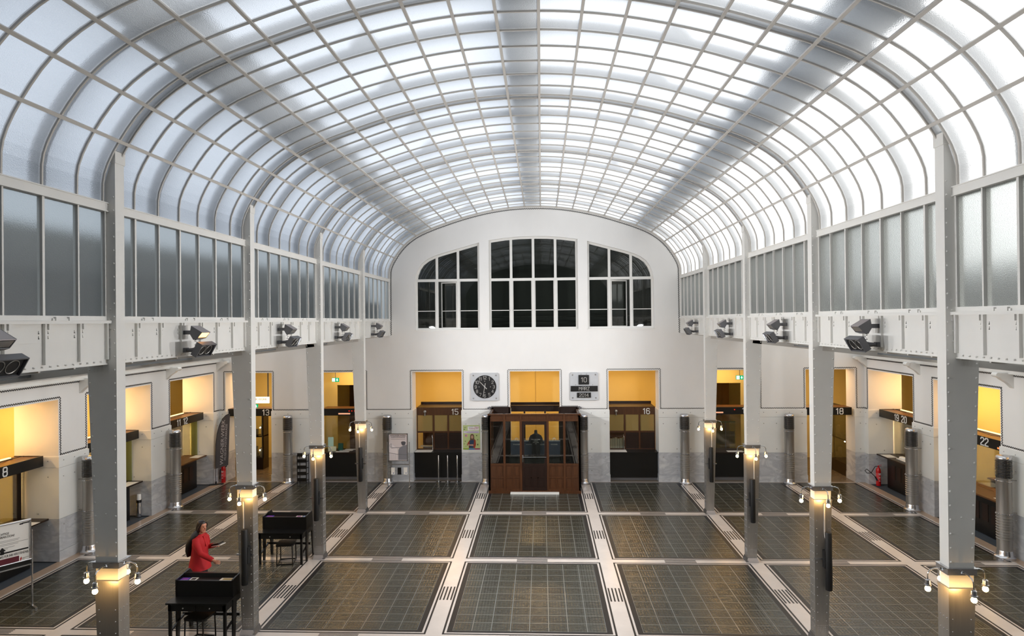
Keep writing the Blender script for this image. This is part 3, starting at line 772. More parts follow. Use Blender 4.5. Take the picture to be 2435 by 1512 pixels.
# ============================================================ THINGS
SIDE = {-1: 'left', 1: 'right'}
ROWN = ['nearest', 'second', 'third', 'farthest']
# ---- riveted columns with aluminium cladding ------------------------------
def column(s, row):
    y = YK[row]; y1 = y+.17; xi = s*5.0
    def xo(z): return s*(5.187+.0360*z)
    t = thing('steel_column', '%s riveted white steel column on the %s side of the nave, aluminium-clad foot' % (ROWN[row], SIDE[s]), 'column', (s*5.12, y+.09, 0), 'riveted nave columns')
    m = MB(); gx = s*(GX+.03)
    m.prism([(xi, 0), (xi, 7.80), (s*5.035, 7.72), (gx, 7.30), (gx, 5.13), (xo(5.13), 5.13), (xo(0), 0)], 'y', y, y1)
    m.build('shaft', STEEL_W, t)
    mr = MB(); z = 2.78
    while z < 7.3:
        if z < 5.1: mr.stud((xo(z)-s*.024, y, z), (0, -1, 0), .014, .012)
        mr.stud((xi+s*.024, y, z), (0, -1, 0), .014, .012); z += .165
    for z in (5.36, 5.48): mr.stud((xi+s*.085, y, z), (0, -1, 0), .013, .011)
    for z in (5.60, 5.72, 5.84): mr.stud((xi+s*.07, y, z), (0, -1, 0), .013, .011)
    mr.stud((s*5.15, y, 3.30), (0, -1, 0), .013, .011)
    mr.build('rivets', STEEL_W, t)
    MB().box(xi-s*.012, xi+s*.055, y-.012, y1+.01, 7.66, 7.83).build('head_plate', STEEL_W, t)
    c = MB(); a0, a1 = xi-s*.016, s*(5.187+.036*2.45+.012)
    c.prism([(a0, .10), (a0, 2.46), (a1, 2.46), (s*(5.187+.016), .10)], 'y', y-.018, y1+.02)
    c.box(a0-s*.004, a1+s*.004, y-.024, y1+.026, 2.452, 2.478)
    c.build('aluminium_cladding', ALU, t)
    st = MB(); z = 2.12
    while z > .35:
        xx = s*(5.187+.036*z)
        st.stud((a0+s*.04, y-.018, z), (0, -1, 0), .008, .008); st.stud((xx-s*.03, y-.018, z), (0, -1, 0), .008, .008)
        for q in (.03, .09, .15): st.stud((a0, y+q-.01, z), (-s, 0, 0), .008, .008)
        z -= .145
    for i in range(6):
        for j in range(5): st.stud((a0+s*(.045+.03*i), y-.018, .30-.032*j), (0, -1, 0), .006, .006)
    for i in range(4):
        for j in range(5): st.stud((a0, y+.02+.035*i, .30-.032*j), (-s, 0, 0), .006, .006)
    st.build('aluminium_studs', ALU_L, t)
    b = MB(); b.prism([(a0-s*.035, 0), (a0-s*.035, .015), (a0-s*.02, .05), (a0, .11), (s*5.2, .11), (s*5.22, .05), (s*5.235, .015), (s*5.235, 0)], 'y', y-.05, y1+.05)
    b.build('flared_base', ALU_L, t)
    if row in (1, 2, 3):
        band = MB(); band.box(a0-s*.006, s*5.29, y-.026, y+.0, 1.44, 1.47); band.build('strap', ALU_L, t)
    return t
for s in (-1, 1):
    for row in range(4): column(s, row)

# ---- bulb brackets round the columns ---------------------------------------
def column_lamp():
    """Built for the nearest right-hand column, x measured from the shaft's centre, y from its front."""
    t = thing('column_lamp', 'x', 'lamp', (0, 0, 0), 'four-armed bulb brackets on the columns')
    c = MB(); w, d = .155, .10
    for q in ((-w, w, -.11-d+.09, -.115-d+.10), ): pass
    c.box(-w, w, -d, -d-.012, 2.635, 2.705).box(-w, w, d, d+.012, 2.635, 2.705).box(-w-.012, -w, -d-.012, d+.012, 2.635, 2.705).box(w, w+.012, -d-.012, d+.012, 2.635, 2.705)
    c.box(-w-.02, w+.02, -d-.02, d+.02, 2.705, 2.714)
    c.build('collar', ALU_L, t)
    for dx, dy, st, ln in ((-1, 0, w, .175), (1, 0, w, .175), (0, -1, d, .205), (0, 1, d, .205)):
        pts = [(dx*st, dy*st, 2.675), (dx*(st+ln*.55), dy*(st+ln*.55), 2.675), (dx*(st+ln*.85), dy*(st+ln*.85), 2.655), (dx*(st+ln*.98), dy*(st+ln*.98), 2.61), (dx*(st+ln), dy*(st+ln), 2.54)]
        arm = MB().tube(pts, .0085, 8); arm.lathe([(.03, 0), (.022, .012), (.01, .03)], (dx*(st), dy*(st), 2.66), 8)
        a = arm.build('arm', CHROME, t, smooth=40)
        p = pts[-1]
        MB().lathe([(.012, .0), (.030, -.012), (.032, -.06), (.039, -.063), (.039, -.078), (.024, -.082)], (p[0], p[1], p[2]+.01), 14).build('socket', ALU_L, a, smooth=40)
        bl = MB(); bl.lathe([(.012, -.078), (.016, -.085), (.028, -.102), (.031, -.118), (.028, -.134), (.015, -.146), (.003, -.149)], (p[0], p[1], p[2]+.01), 12)
        bl.build('bulb', BULB, a, smooth=60)
    return t
proto = column_lamp(); first = True
for s in (-1, 1):
    for row in range(4):
        lab = 'chrome collar with four bare glowing bulbs round the %s column on the %s' % (ROWN[row], SIDE[s])
        loc = (s*5.137, YK[row]+.085, 0)
        if first: proto.location = loc; proto['label'] = lab; first = False
        else: dup(proto, loc, label=lab)

# ---- tube loudspeakers ------------------------------------------------------
for s, row, x in ((-1, 1, -5.10), (-1, 2, -5.11), (-1, 3, -5.107), (1, 1, 5.18), (1, 2, 5.09), (1, 3, 5.116)):
    y = YK[row]-.115
    t = thing('column_loudspeaker', 'slim black tube loudspeaker strapped to the %s column on the %s' % (ROWN[row], SIDE[s]), 'loudspeaker', (x, y, .95), 'tube loudspeakers on the columns')
    MB().lathe([(.052, .95), (.056, .955), (.056, 1.445), (.057, 1.446), (.057, 1.452), (.056, 1.453), (.056, 1.935), (.052, 1.945)], (x, y, 0), 20).build('tube', BLACKP, t, smooth=40)
    mm = MB(); mm.box(x-s*.03-.035, x-s*.03+.035, y, YK[row]-.018, 1.32, 1.62); mm.box(x-.02, x+.02, y, YK[row]-.018, 1.30, 1.33).box(x-.02, x+.02, y, YK[row]-.018, 1.61, 1.64)
    mm.build('mount', BLACKP, t)
    MB().tube([(s*5.15, YK[row]-.035, 2.42), (s*5.15, YK[row]-.035, 1.94), (s*5.15, YK[row]-.05, 1.86), (x, y+.02, 1.62)], .013, 8).build('cable_conduit', RIB_M, t)

# ---- floodlights ------------------------------------------------------------
def floods():
    for s in (-1, 1):
        for i, y in enumerate([5.80, 9.40, 12.88, 16.5, 20.05]):
            if s > 0 and i == 0: continue
            nm = ['first', 'second', 'third', 'fourth', 'fifth'][i if s < 0 else i-1]; sd = SIDE[s]
            gx = s*(GX-.03)
            def X(v): return s*(4.93-v)       # v: distance from the girder towards the nave
            lit = (s < 0 and i == 1)
            t = thing('uplight', '%s grey hooded floodlight from the front on the %s girder%s' % (nm, sd, ', glowing orange inside' if lit else ''), 'floodlight', (s*4.9, y, 5.45), 'hooded floodlights along the girders')
            P = [(0, .02), (.165, -.08), (.095, -.165), (.03, -.185), (-.02, -.10)]; b = MB()
            for y0, y1 in ((y-.125, y-.113), (y+.113, y+.125)): b.prism([(X(p[0]), 5.60+p[1]) for p in P], 'y', y0, y1)
            for a, c in ((2, 3), (3, 4), (4, 0)):
                q0, q1 = P[a], P[c]; b.bar((X((q0[0]+q1[0])/2), y-.12, 5.60+(q0[1]+q1[1])/2), (X((q0[0]+q1[0])/2), y+.12, 5.60+(q0[1]+q1[1])/2), .008, sqrt((q0[0]-q1[0])**2+(q0[1]-q1[1])**2), (X(q1[0])-X(q0[0]), 0, q1[1]-q0[1]))
            b.build('hood', DGREY, t)
            g = MB(); g.prism([(X(.0), 5.62), (X(.165), 5.52), (X(.165), 5.512), (X(.0), 5.612)], 'y', y-.118, y+.118); g.build('mesh_glass', mat('flood_glass_%d%d' % (s+1, i), '#a39a9a', .4, .3), t)
            r = MB(); r.prism([(X(.155), 5.505), (X(.10), 5.445), (X(.09), 5.452), (X(.145), 5.512)], 'y', y-.105, y+.105); r.build('reflector', FLOODE if lit else ALU, t)
            h = MB(); h.box(X(-.02), gx, y-.04, y+.04, 5.49, 5.55); h.tube([(X(.0), y, 5.44), (X(.0), y, 5.40)], .013, 8); h.build('bracket', DGREY, t)
            # lower twin spotlight
            t2 = thing('twin_spotlight', '%s flat black twin-ring spotlight from the front, low on the %s girder' % (nm, sd), 'spotlight', (s*4.85, y, 5.2), 'twin spotlights along the girders')
            c = Vector((X(.13), y, 5.265)); n = Vector((-s*.86, 0, -.5)); v = Vector((-s*.5, 0, .86)); u = Vector((0, 1, 0))
            bx = MB()
            for a, hw, hh, cc in ((u, .20, .10, 0),):
                bx.obox(c-n*.045, u*.21, v*.105, n*.006)
                for d in (-1, 1): bx.obox(c+u*d*.205, u*.006, v*.105, n*.045); bx.obox(c+v*d*.10, u*.21, v*.006, n*.045)
            bx.build('housing', DGREY, t2)
            MB().obox(c+n*.015, u*.198, v*.094, n*.004).build('baffle', BLACKP, t2)
            for d in (-.085, .085):
                rg = MB(); cc = c+u*d+n*.02; R = .072
                pts = [cc+u*R*cos(a*pi/12)+v*R*sin(a*pi/12) for a in range(25)]; rg.tube(pts, .006, 6, cap=False)
                pts = [cc-n*.01+u*R*.6*cos(a*pi/12)+v*R*.6*sin(a*pi/12) for a in range(25)]; rg.tube(pts, .004, 6, cap=False)
                rg.build('lamp_ring', ALU, t2, smooth=60)
            k = MB(); k.tube([tuple(c-n*.05), (X(-.03), y-.02, 5.255), (gx, y-.02, 5.255)], [.03, .035, .02], 10); k.box(X(-.12), gx, y-.07, y+.03, 5.22, 5.29); k.build('arm', DGREY, t2, smooth=40)
            MB().tube([(X(-.02), y, 5.395), (X(.01), y+.02, 5.37), (X(-.02), y+.01, 5.33), tuple(c-n*.05+v*.03)], .005, 6).build('cable', BLACKP, t2)
            ld = bpy.data.lights.new('spot_beam', 'SPOT'); ld.energy = FLOOD_W[i]; ld.spot_size = radians(140); ld.spot_blend = .8; ld.color = (.97, .98, 1.0); ld.shadow_soft_size = .22
            lo = bpy.data.objects.new('spot_beam', ld); COL.objects.link(lo); lo.parent = t2
            lo.location = c+n*.13-Vector(t2.location); tgt = Vector((-s*5.0, y+(.6, 2.2, 5.0, 4.5, 1.0)[i], (4.6, 4.6, 4.2, 5.4, 4)[i]))
            lo.rotation_euler = (tgt-(c+n*.06)).to_track_quat('-Z', 'Y').to_euler()
FLOOD_W = [600, 700, 720, 300, 40]
floods()

# ---- ventilation columns ----------------------------------------------------
def vent():
    t = thing('ventilation_column', 'x', 'ventilation column', (0, 0, 0), 'ribbed aluminium hot-air columns')
    R = .155; m = MB(); pr = [(R, .10), (R, .42)]
    z = .45
    while z < 1.02: pr += [(R, z), (R+.012, z+.008), (R+.012, z+.02), (R, z+.028)]; z += .062
    pr += [(R, 1.10), (R, 1.88), (R+.004, 1.885)]
    m.lathe(pr, (0, 0, 0), 28, cap=False); m.build('pipe', ALU, t, smooth=50)
    MB().lathe([(R+.06, 0), (R+.062, .03), (R+.062, .055), (R+.03, .075), (R+.02, .10), (R+.012, .16), (R, .2)], (0, 0, 0), 28).build('foot', ALU_L, t, smooth=50)
    MB().lathe([(.05, 2.40), (R-.03, 2.395), (R, 2.37), (R+.006, 2.33), (R+.006, 2.31), (R-.004, 2.30)], (0, 0, 0), 28).build('cap', ALU_L, t, smooth=50)
    MB().lathe([(R-.03, 1.86), (R-.03, 2.32)], (0, 0, 0), 20).build('dark_core', BLACKP, t)
    g = MB()
    for k in range(12):
        z = 1.90+k*.034; g.lathe([(R-.012, z), (R+.012, z+.003), (R+.012, z+.014), (R-.012, z+.017)], (0, 0, 0), 28, cap=False)
    g.build('grille_slats', mat('slat_steel', '#7a7876', .3, .8), t, smooth=50)
    st = MB()
    for k in range(12):
        for a in (-100, -80, -28, -8, 190, 170):
            st.stud(((R+.012)*cos(radians(a)), (R+.012)*sin(radians(a)), 1.909+k*.034), (cos(radians(a)), sin(radians(a)), 0), .007, .008, 5)
    st.build('grille_studs', ALU_L, t)
    for z in (1.80, 1.04):
        c = MB().lathe([(R+.001, z), (R+.010, z+.003), (R+.010, z+.022), (R+.001, z+.025)], (0, 0, 0), 28, cap=False)
        for a in (-105, -75, 0, 180): c.stud(((R+.01)*cos(radians(a)), (R+.01)*sin(radians(a)), z+.012), (cos(radians(a)), sin(radians(a)), 0), .013, .02)
        cl = c.build('clamp', ALU_L, t, smooth=40)
        b = MB(); b.bar((0, R, z+.012), (0, .30, z+.012), .018, .018).box(-.05, .05, .285, .30, z-.05, z+.07); b.build('wall_bracket', ALU, cl)
    return t
vp = vent(); first = True
VX = [-8.69, -5.15, -1.68, 1.68, 5.13, 8.64]
names = ['far left of the end wall beside opening 13', 'behind the poster stand', 'against the kiosk, on its left', 'against the kiosk, on its right', 'between counter 16 and opening 17', 'between openings 17 and 18']
spots = [((x, YW-.30, 0), 0, 'standing on the end wall pier ' + n) for x, n in zip(VX, names)]
spots[0] = (spots[0][0], 0, 'at the end wall pier just right of opening 13')
for s, wp in ((-1, 'on the left aisle wall'), (1, 'on the right aisle wall')):
    for k, y in enumerate((15.42, 19.15)):
        spots.append(((s*(WX-.30), y, 0), -s*pi/2, wp+(', the nearer one' if k == 0 else ', the farther one')))
for loc, rz, d in spots:
    lab = 'ribbed aluminium ventilation column ' + d
    if first: vp.location = loc; vp.rotation_euler = (0, 0, rz); vp['label'] = lab; first = False
    else: dup(vp, loc, rz, lab)

# ---- clock and calendar -----------------------------------------------------
PLATE = mat('pale_grey_marble_plate', '#c9cbce', .3, noise=(4, .08, 4))
def clock():
    cx, cz, y = -1.735, 3.335, YW-.02
    t = thing('wall_clock', 'round black clock on a square white plate left of the middle opening', 'clock', (cx, y, cz))
    a = .49; c_ = .04; P = [(-a+c_, -a), (a-c_, -a), (a, -a+c_), (a, a-c_), (a-c_, a), (-a+c_, a), (-a, a-c_), (-a, -a+c_)]
    MB().prism([(cx+p[0], cz+p[1]) for p in P], 'y', y-.05, y+.018).build('plate', PLATE, t)
    MB().lathe([(.405, .05), (.405, .06), (.398, .068)], (cx, y, cz), 48, 'y').build('dial', BLACKM, t)
    for i in range(1, 13):
        an = radians(90-30*i); r = .318
        strokes(str(i), .105, .8, origin=(cx+r*cos(an), y-.071, cz+r*sin(an)), gap=1.3, dep=.004).build('numeral', TEXTG, t)
    mk = MB()
    for k in range(4): mk.lathe([(.014, .068), (.014, .074)], (cx+.20*cos(k*pi/2), y, cz+.20*sin(k*pi/2)), 10, 'y')
    mk.build('hour_dot', TEXTG, t)
    def hand(nm, ang, L, w, tail, yy, m):
        a_ = radians(90-ang); d = Vector((cos(a_), 0, sin(a_))); n = Vector((-sin(a_), 0, cos(a_))); o = Vector((cx, yy, cz))
        p = [o-d*tail-n*w*.7, o-d*tail+n*w*.7, o+d*L+n*w*.35, o+d*L-n*w*.35]
        b = MB(); b.add([q for q in p]+[q+Vector((0, .005, 0)) for q in p], [(0, 1, 2, 3), (7, 6, 5, 4), (0, 4, 5, 1), (1, 5, 6, 2), (2, 6, 7, 3), (3, 7, 4, 0)]); b.build(nm, m, t)
    hand('hour_hand', 316, .27, .022, .10, y-.082, TEXTG); hand('minute_hand', 191, .36, .018, .13, y-.09, TEXTG)
    MB().lathe([(.025, .07), (.025, .095), (.015, .1)], (cx, y, cz), 14, 'y').build('hub', TEXTG, t)
    bt = MB()
    for sx in (-1, 1):
        for sz in (-1, 1): bt.stud((cx+sx*(a-.09), y-.05, cz+sz*(a-.09)), (0, -1, 0), .028, .03, 10)
    bt.build('bolts', ALU, t)
clock()
def calendar():
    cx, cz, y = 1.735, 3.335, YW-.02
    t = thing('calendar_board', 'white square plate with three black date boards right of the middle opening', 'calendar', (cx, y, cz))
    a = .49; c_ = .04; P = [(-a+c_, -a), (a-c_, -a), (a, -a+c_), (a, a-c_), (a-c_, a), (-a+c_, a), (-a, a-c_), (-a, -a+c_)]
    MB().prism([(cx+p[0], cz+p[1]) for p in P], 'y', y-.05, y+.018).build('plate', PLATE, t)
    for nm, txt, x0, w, z0, h, th in (('day_board', '10', -.01, .36, .23, .33, .155), ('month_board', 'MARZ', 0, .93, -.08, .19, .115), ('year_board', '2014', -.01, .48, -.305, .175, .11)):
        b = MB().box(cx+x0-w/2, cx+x0+w/2, y-.09, y-.05, cz+z0-h/2, cz+z0+h/2).build(nm, BLACKM, t)
        m = strokes(txt, th, .75, origin=(cx+x0, y-.094, cz+z0), gap=1.7)
        m.build('lettering', TEXTG, b)
    bt = MB()
    for sx in (-1, 1):
        for sz in (-1, 1): bt.stud((cx+sx*(a-.09), y-.05, cz+sz*(a-.09)), (0, -1, 0), .028, .03, 10)
    for x, z in ((-.10, .42), (.08, .42), (-.30, .05), (.30, .05)): bt.tube([(cx+x, y-.06, cz+z), (cx+x, y-.08, cz+z+.012)], .012, 8)
    bt.build('bolts', ALU, t)
calendar()

# ---- counters of the end wall ------------------------------------------------
def wood_booth(ci, num, a, b):
    """Counters 15 and 16: mahogany screen with obscured glazing over a black counter."""
    t = thing('counter_booth', 'dark wood ticket booth numbered %s, %s' % (num, 'behind three chrome posts' if num == '15' else 'right of the date board'), 'counter', ((a+b)/2, 22.8, 0))
    y = 23.10; x0, x1 = a+.02, b-.02
    MB().box(x0, x1, 22.64, 23.05, .10, .955).build('counter_front', BLACKM, t)
    MB().box(x0, x1, 22.70, 23.05, 0, .10).build('kick_plate', DGREY, t)
    MB().box(x0, x1, 22.57, 23.12, .955, .995).build('counter_top', BLACKM, t)
    w = x1-x0; xs = [x0, x0+w*.36, x0+w*.67, x1]
    fr = MB(); fr.box(x0, x1, y, y+.06, 2.24, 2.51); fr.box(x0, x1, y-.015, y, 2.475, 2.515); fr.box(x0, x1, y, y+.06, 1.60, 1.655); fr.box(x0, x1, y, y+.06, .995, 1.02)
    for x in xs: fr.box(max(x0, x-.03), min(x1, x+.03), y-.004, y+.064, .995, 2.50)
    fr.build('screen_frame', WOOD, t)
    for p, q in zip(xs, xs[1:]): MB().box(p+.03, q-.03, y+.025, y+.032, 1.655, 2.24).build('upper_pane', FROST, t)
    for p, q in zip(xs[1:], xs[2:]): 
        m = MB(); m.box(p+.03, q-.03, y+.02, y+.05, 1.02, 1.60); m.box(p+.07, q-.07, y+.008, y+.02, 1.07, 1.55); m.build('lower_panel', WOOD_D, t)
    MB().box(xs[0]+.03, xs[1]-.03, y+.025, y+.031, 1.02, 1.60).build('ticket_window', GLASS, t)
    MB().tube([(xs[1]-.03, y-.06, .99), (xs[1]-.03, y-.06, 1.40), (xs[1]-.05, y-.05, 1.48), (xs[1]-.05, y-.0, 1.52)], .013, 8).build('chrome_post', CHROME, t, smooth=40)
    rb = MB(); rb.box(x0, x1, y, 24.1, 2.50, 2.52); rb.box(x0-.02, x1+.02, 24.05, 24.12, 2.42, 2.60); rb.box(x0, x1, 24.03, 24.05, 2.50, 2.52); rb.build('booth_roof', WOOD_D, t)
    MB().box(x0, x1, 24.3, 24.34, 0, 2.3).build('booth_back', WOOD_B, t)
    o = MB(); o.ball((x0+w*.18, y-.035, 2.37), .055, 12, 8, (1, .5, 1)); o.tube([(x0+w*.18, y-.04, 2.31), (x0+w*.18, y-.04, 2.22)], .02, 8); o.build('speaking_disc', ALU, t, smooth=60)
    nx = {'15': -2.90, '16': 3.99}[num]
    strokes(num, .19, 1.0, origin=(nx, y-.012, 2.36)).build('number', TEXTW, t)
    return t
wood_booth(2, '15', *END_OPEN[2]); wood_booth(4, '16', *END_OPEN[4])

def beam_counter(a, b, num, nx, txt=True):
    """Openings 14 and 17: black canopy over a black counter with clear screen."""
    x0, x1 = a+.02, b-.02
    t = thing('canopy_beam', ('black canopy beam numbered %s' % num if num else 'black canopy beam with small lit display, beside the third column on the left'), 'canopy', ((a+b)/2, 23.0, 2.25))
    m = MB().box(x0, x1, 22.86, 22.90, 2.27, 2.52); m.box(x0, x1, 22.90, 23.5, 2.46, 2.50); m.build('fascia', BLACKM, t)
    MB().box(x0, x1, 22.90, 23.5, 2.50, 2.52).build('top_board', WOOD_B, t)
    if num: strokes(num, .19, 1.0, origin=(nx, 22.856, 2.40)).build('number', TEXTW, t)
    MB().box((x0+.12) if num else x0+.62, (x0+.62) if num else x0+1.05, 22.853, 22.86, 2.315, 2.36).build('lit_strip', mat('warm_display_%s' % num, '#d9a080', .5, emit=('#ffb48c', .5)), t)
    r = MB()
    for k in range(5 if not num else 1): r.box(x0+1.0+k*.1, x0+1.03+k*.1, 22.853, 22.86, 2.42, 2.45)
    r.build('red_digits', REDL, t)
    c = thing('service_counter', 'plain black counter below the canopy %s' % ('numbered 17' if num else 'with the red digits'), 'counter', ((a+b)/2, 22.8, 0))
    MB().box(x0, x1, 22.66, 23.2, .12, .95).build('counter_front', BLACKM, c); MB().box(x0, x1, 22.72, 23.2, 0, .12).build('kick_plate', DGREY, c)
    MB().box(x0, x1, 22.58, 23.3, .95, .99).build('counter_top', WOOD_D, c)
    MB().box(x0, x1, 23.22, 23.228, .99, 2.27).build('glass_screen', GLASS, c)
    return t
beam_counter(*END_OPEN[1], None, 0); beam_counter(*END_OPEN[5], '17', 7.42)
# doorway surrounds behind openings 14 and 17
def deep_room(a, b, right):
    r = struct('wall_partition_%s' % ('right' if right else 'left'), ((a+b)/2, 24.4, 0)); m = MB()
    m.box(a-.6, b+.6, 24.40, 24.46, 3.22, 4.02).box(a-.6, a+.10, 24.40, 24.46, 0, 3.22).box(b-.02, b+.6, 24.40, 24.46, 0, 3.22); m.build('ochre_lintel', OCHRE, r)
    if not right:
        g = MB(); g.box(a+.1, b, 26.0, 26.06, 0, 3.22); g.build('brown_back_wall', mat('brown_back_wall', '#5a3f22', .6), r)
        MB().box(b-.75, b-.35, 25.2, 25.3, 0, 3.22).build('pale_pillar', PALEW, r)
        MB().box(b-.35, b+.2, 25.9, 25.96, 2.2, 3.22).build('pale_panel', PALEW, r)
    else:
        d = MB(); d.box(a+.1, b, 26.0, 26.06, 0, 3.22)
        for k in range(5): d.box(a+.35+k*.28, a+.37+k*.28, 25.985, 26.0, 0, 3.2)
        d.build('panelled_door', mat('ochre_brown_door', '#a07a3c', .5), r)
        h = MB()
        for x in (b-.52, b-.34): h.box(x, x+.04, 25.96, 25.985, 1.75, 2.05)
        h.build('door_handle', DGREY, r)
deep_room(*END_OPEN[1], False); deep_room(*END_OPEN[5], True)
def balustrade():
    t = thing('glass_balustrade', 'green-edged glass stair railing seen behind the counter numbered 17', 'railing', (6.9, 25.2, 0))
    MB().box(6.3, 7.75, 25.2, 25.21, .5, 1.62).build('glass', GLASS_G, t)
    MB().box(6.3, 7.75, 25.19, 25.22, 1.62, 1.645).build('top_edge', mat('green_glass_edge', '#3f6a4c', .3), t)
    p = MB(); p.box(6.62, 6.66, 25.17, 25.2, .5, 1.62).box(7.35, 7.39, 25.17, 25.2, .5, 1.62); p.build('posts', DGREY, t)
    MB().prism([(6.3, 1.35), (7.1, .75), (7.75, .75), (7.75, 1.25), (6.9, 1.25)], 'y', 25.3, 25.34).build('stair_side', mat('tan_stair_panel', '#7d6234', .5), t)
balustrade()

# ---- passages 13 and 18 -------------------------------------------------------
def passage(a, b, num, nx, right):
    x0, x1 = a+.01, b-.01
    if right: x1 = b-.12
    t = thing('canopy_beam', 'black canopy beam numbered %s over the passage in the end wall corner' % num, 'canopy', ((a+b)/2, 22.6, 2.29))
    y = 22.42 if right else 22.6
    m = MB().box(x0, x1, y, y+.04, 2.30, 2.56); m.box(x0, x1, y+.04, y+.6, 2.30, 2.54); m.build('fascia', BLACKM, t)
    MB().box(x0, x1, y+.04, y+.6, 2.54, 2.56).build('top_board', WOOD_B, t)
    strokes(num, .19, 1.0, origin=(nx, y-.006, 2.43)).build('number', TEXTW, t)
    # display case
    c = thing('display_case', 'tall glazed museum case seen in the passage %s' % ('at the right end of the end wall' if right else 'at the left end, under the white sign'), 'display case', ((a+b)/2, 24, 0))
    if right: X0, X1, ya, yb = 11.0, 11.5, 22.95, 25.2
    else: X0, X1, ya, yb = -11.3, -10.5, 24.2, 24.7
    f = MB(); f.box(X0, X1, ya, yb, 0, .45).box(X0, X1, ya, yb, 2.25, 2.35).box(X1-.03, X1, ya, yb, .45, 2.25)
    for (xx, yy) in ((X0, ya), (X1-.05, ya), (X0, yb-.05), (X1-.05, yb-.05), (X0, (ya+yb)/2)): f.box(xx, xx+.05, yy, yy+.05, .45, 2.25)
    f.box(X0, X1, ya, yb, 1.25, 1.29); f.build('case_frame', WOOD_D, c)
    g = MB()
    if right: g.box(X0-.004, X0, ya, yb, .45, 2.25)
    else: g.box(X0, X1, ya-.004, ya, .45, 2.25)
    g.build('case_glass', GLASS, c)
    it = MB(); rnd = random.Random(3)
    for k in range(9):
        xx = rnd.uniform(X0+.1, X1-.12); yy = rnd.uniform(ya+.1, yb-.15); zz = rnd.choice((.45, 1.29)); it.box(xx, xx+.08, yy, yy+.1, zz, zz+rnd.uniform(.1, .4))
    it.build('exhibits', mat('exhibit_grey_%s' % num, '#b8a890', .4), c)['kind'] = 'stuff'
    sp = MB()
    for (xx, yy, zz) in (((11.02, 23.3, 1.22), (11.02, 23.9, 2.2)) if right else ((-10.6, 24.18, 1.62), (-10.62, 24.18, .75), (-10.7, 24.18, 2.2))): sp.ball((xx, yy, zz), .022, 8, 6)
    sp.build('spot_lamps', SPOTE, c)
    if right:
        q = MB(); q.box(11.3, 11.34, 23.4, 23.7, 1.7, 2.2); q.build('green_print', mat('green_print', '#9ccf4a', .5), c)
        q = MB(); q.box(11.3, 11.34, 23.0, 23.35, 1.6, 2.2); q.build('white_print', mat('pale_print', '#d8c8c0', .5), c)
passage(*END_OPEN[0], '13', -9.68, False); passage(*END_OPEN[6], '18', 10.45, True)
def lit_sign():
    t = thing('illuminated_sign', 'bright white lit sign hanging above the beam numbered 13', 'sign', (-10.2, 22.95, 2.7))
    MB().box(-10.72, -9.70, 22.92, 22.98, 2.72, 2.95).build('box', SIGN_Y, t)
    place(text_mesh('WAGNER:WERK', .12), (-10.2, 22.915, 2.86), (1, 0, 0), (0, 0, 1), (0, -1, 0)).build('lettering', mat('orange_lettering', '#d08a30', .5), t)
    MB().box(-10.72, -10.68, 22.94, 22.96, 2.95, 4.0).box(-9.76, -9.72, 22.94, 22.96, 2.95, 4.0).build('hanger', DGREY, t)
lit_sign()
def exit_sign(x, y, z, lab, w=.27):
    t = thing('exit_sign', lab, 'exit sign', (x, y, z), 'lit green exit signs')
    MB().box(x-w/2, x+w/2, y, y+.04, z-.075, z+.075).build('box', SIGN_G, t)
    g = MB(); g.box(x-w/2+.015, x-.01, y-.004, y, z-.06, z+.06); g.build('white_door', SIGN_W, t)
    a = MB(); a.prism([(x+.055, z+.05), (x+.085, z+.05), (x+.085, z), (x+.11, z), (x+.07, z-.05), (x+.03, z), (x+.055, z)], 'y', y-.004, y); a.build('arrow', SIGN_W, t)
    MB().box(x-.01, x+.01, y+.01, y+.03, z+.075, 4.0).build('hanger', DGREY, t)
exit_sign(-7.58, 23.98, 3.46, 'small green lit exit sign above the canopy with red digits, left of the nave'); exit_sign(7.57, 23.98, 3.46, 'small green lit exit sign above the canopy numbered 17'); exit_sign(-10.28, 22.98, 2.60, 'green lit exit sign half hidden under the bright white sign')

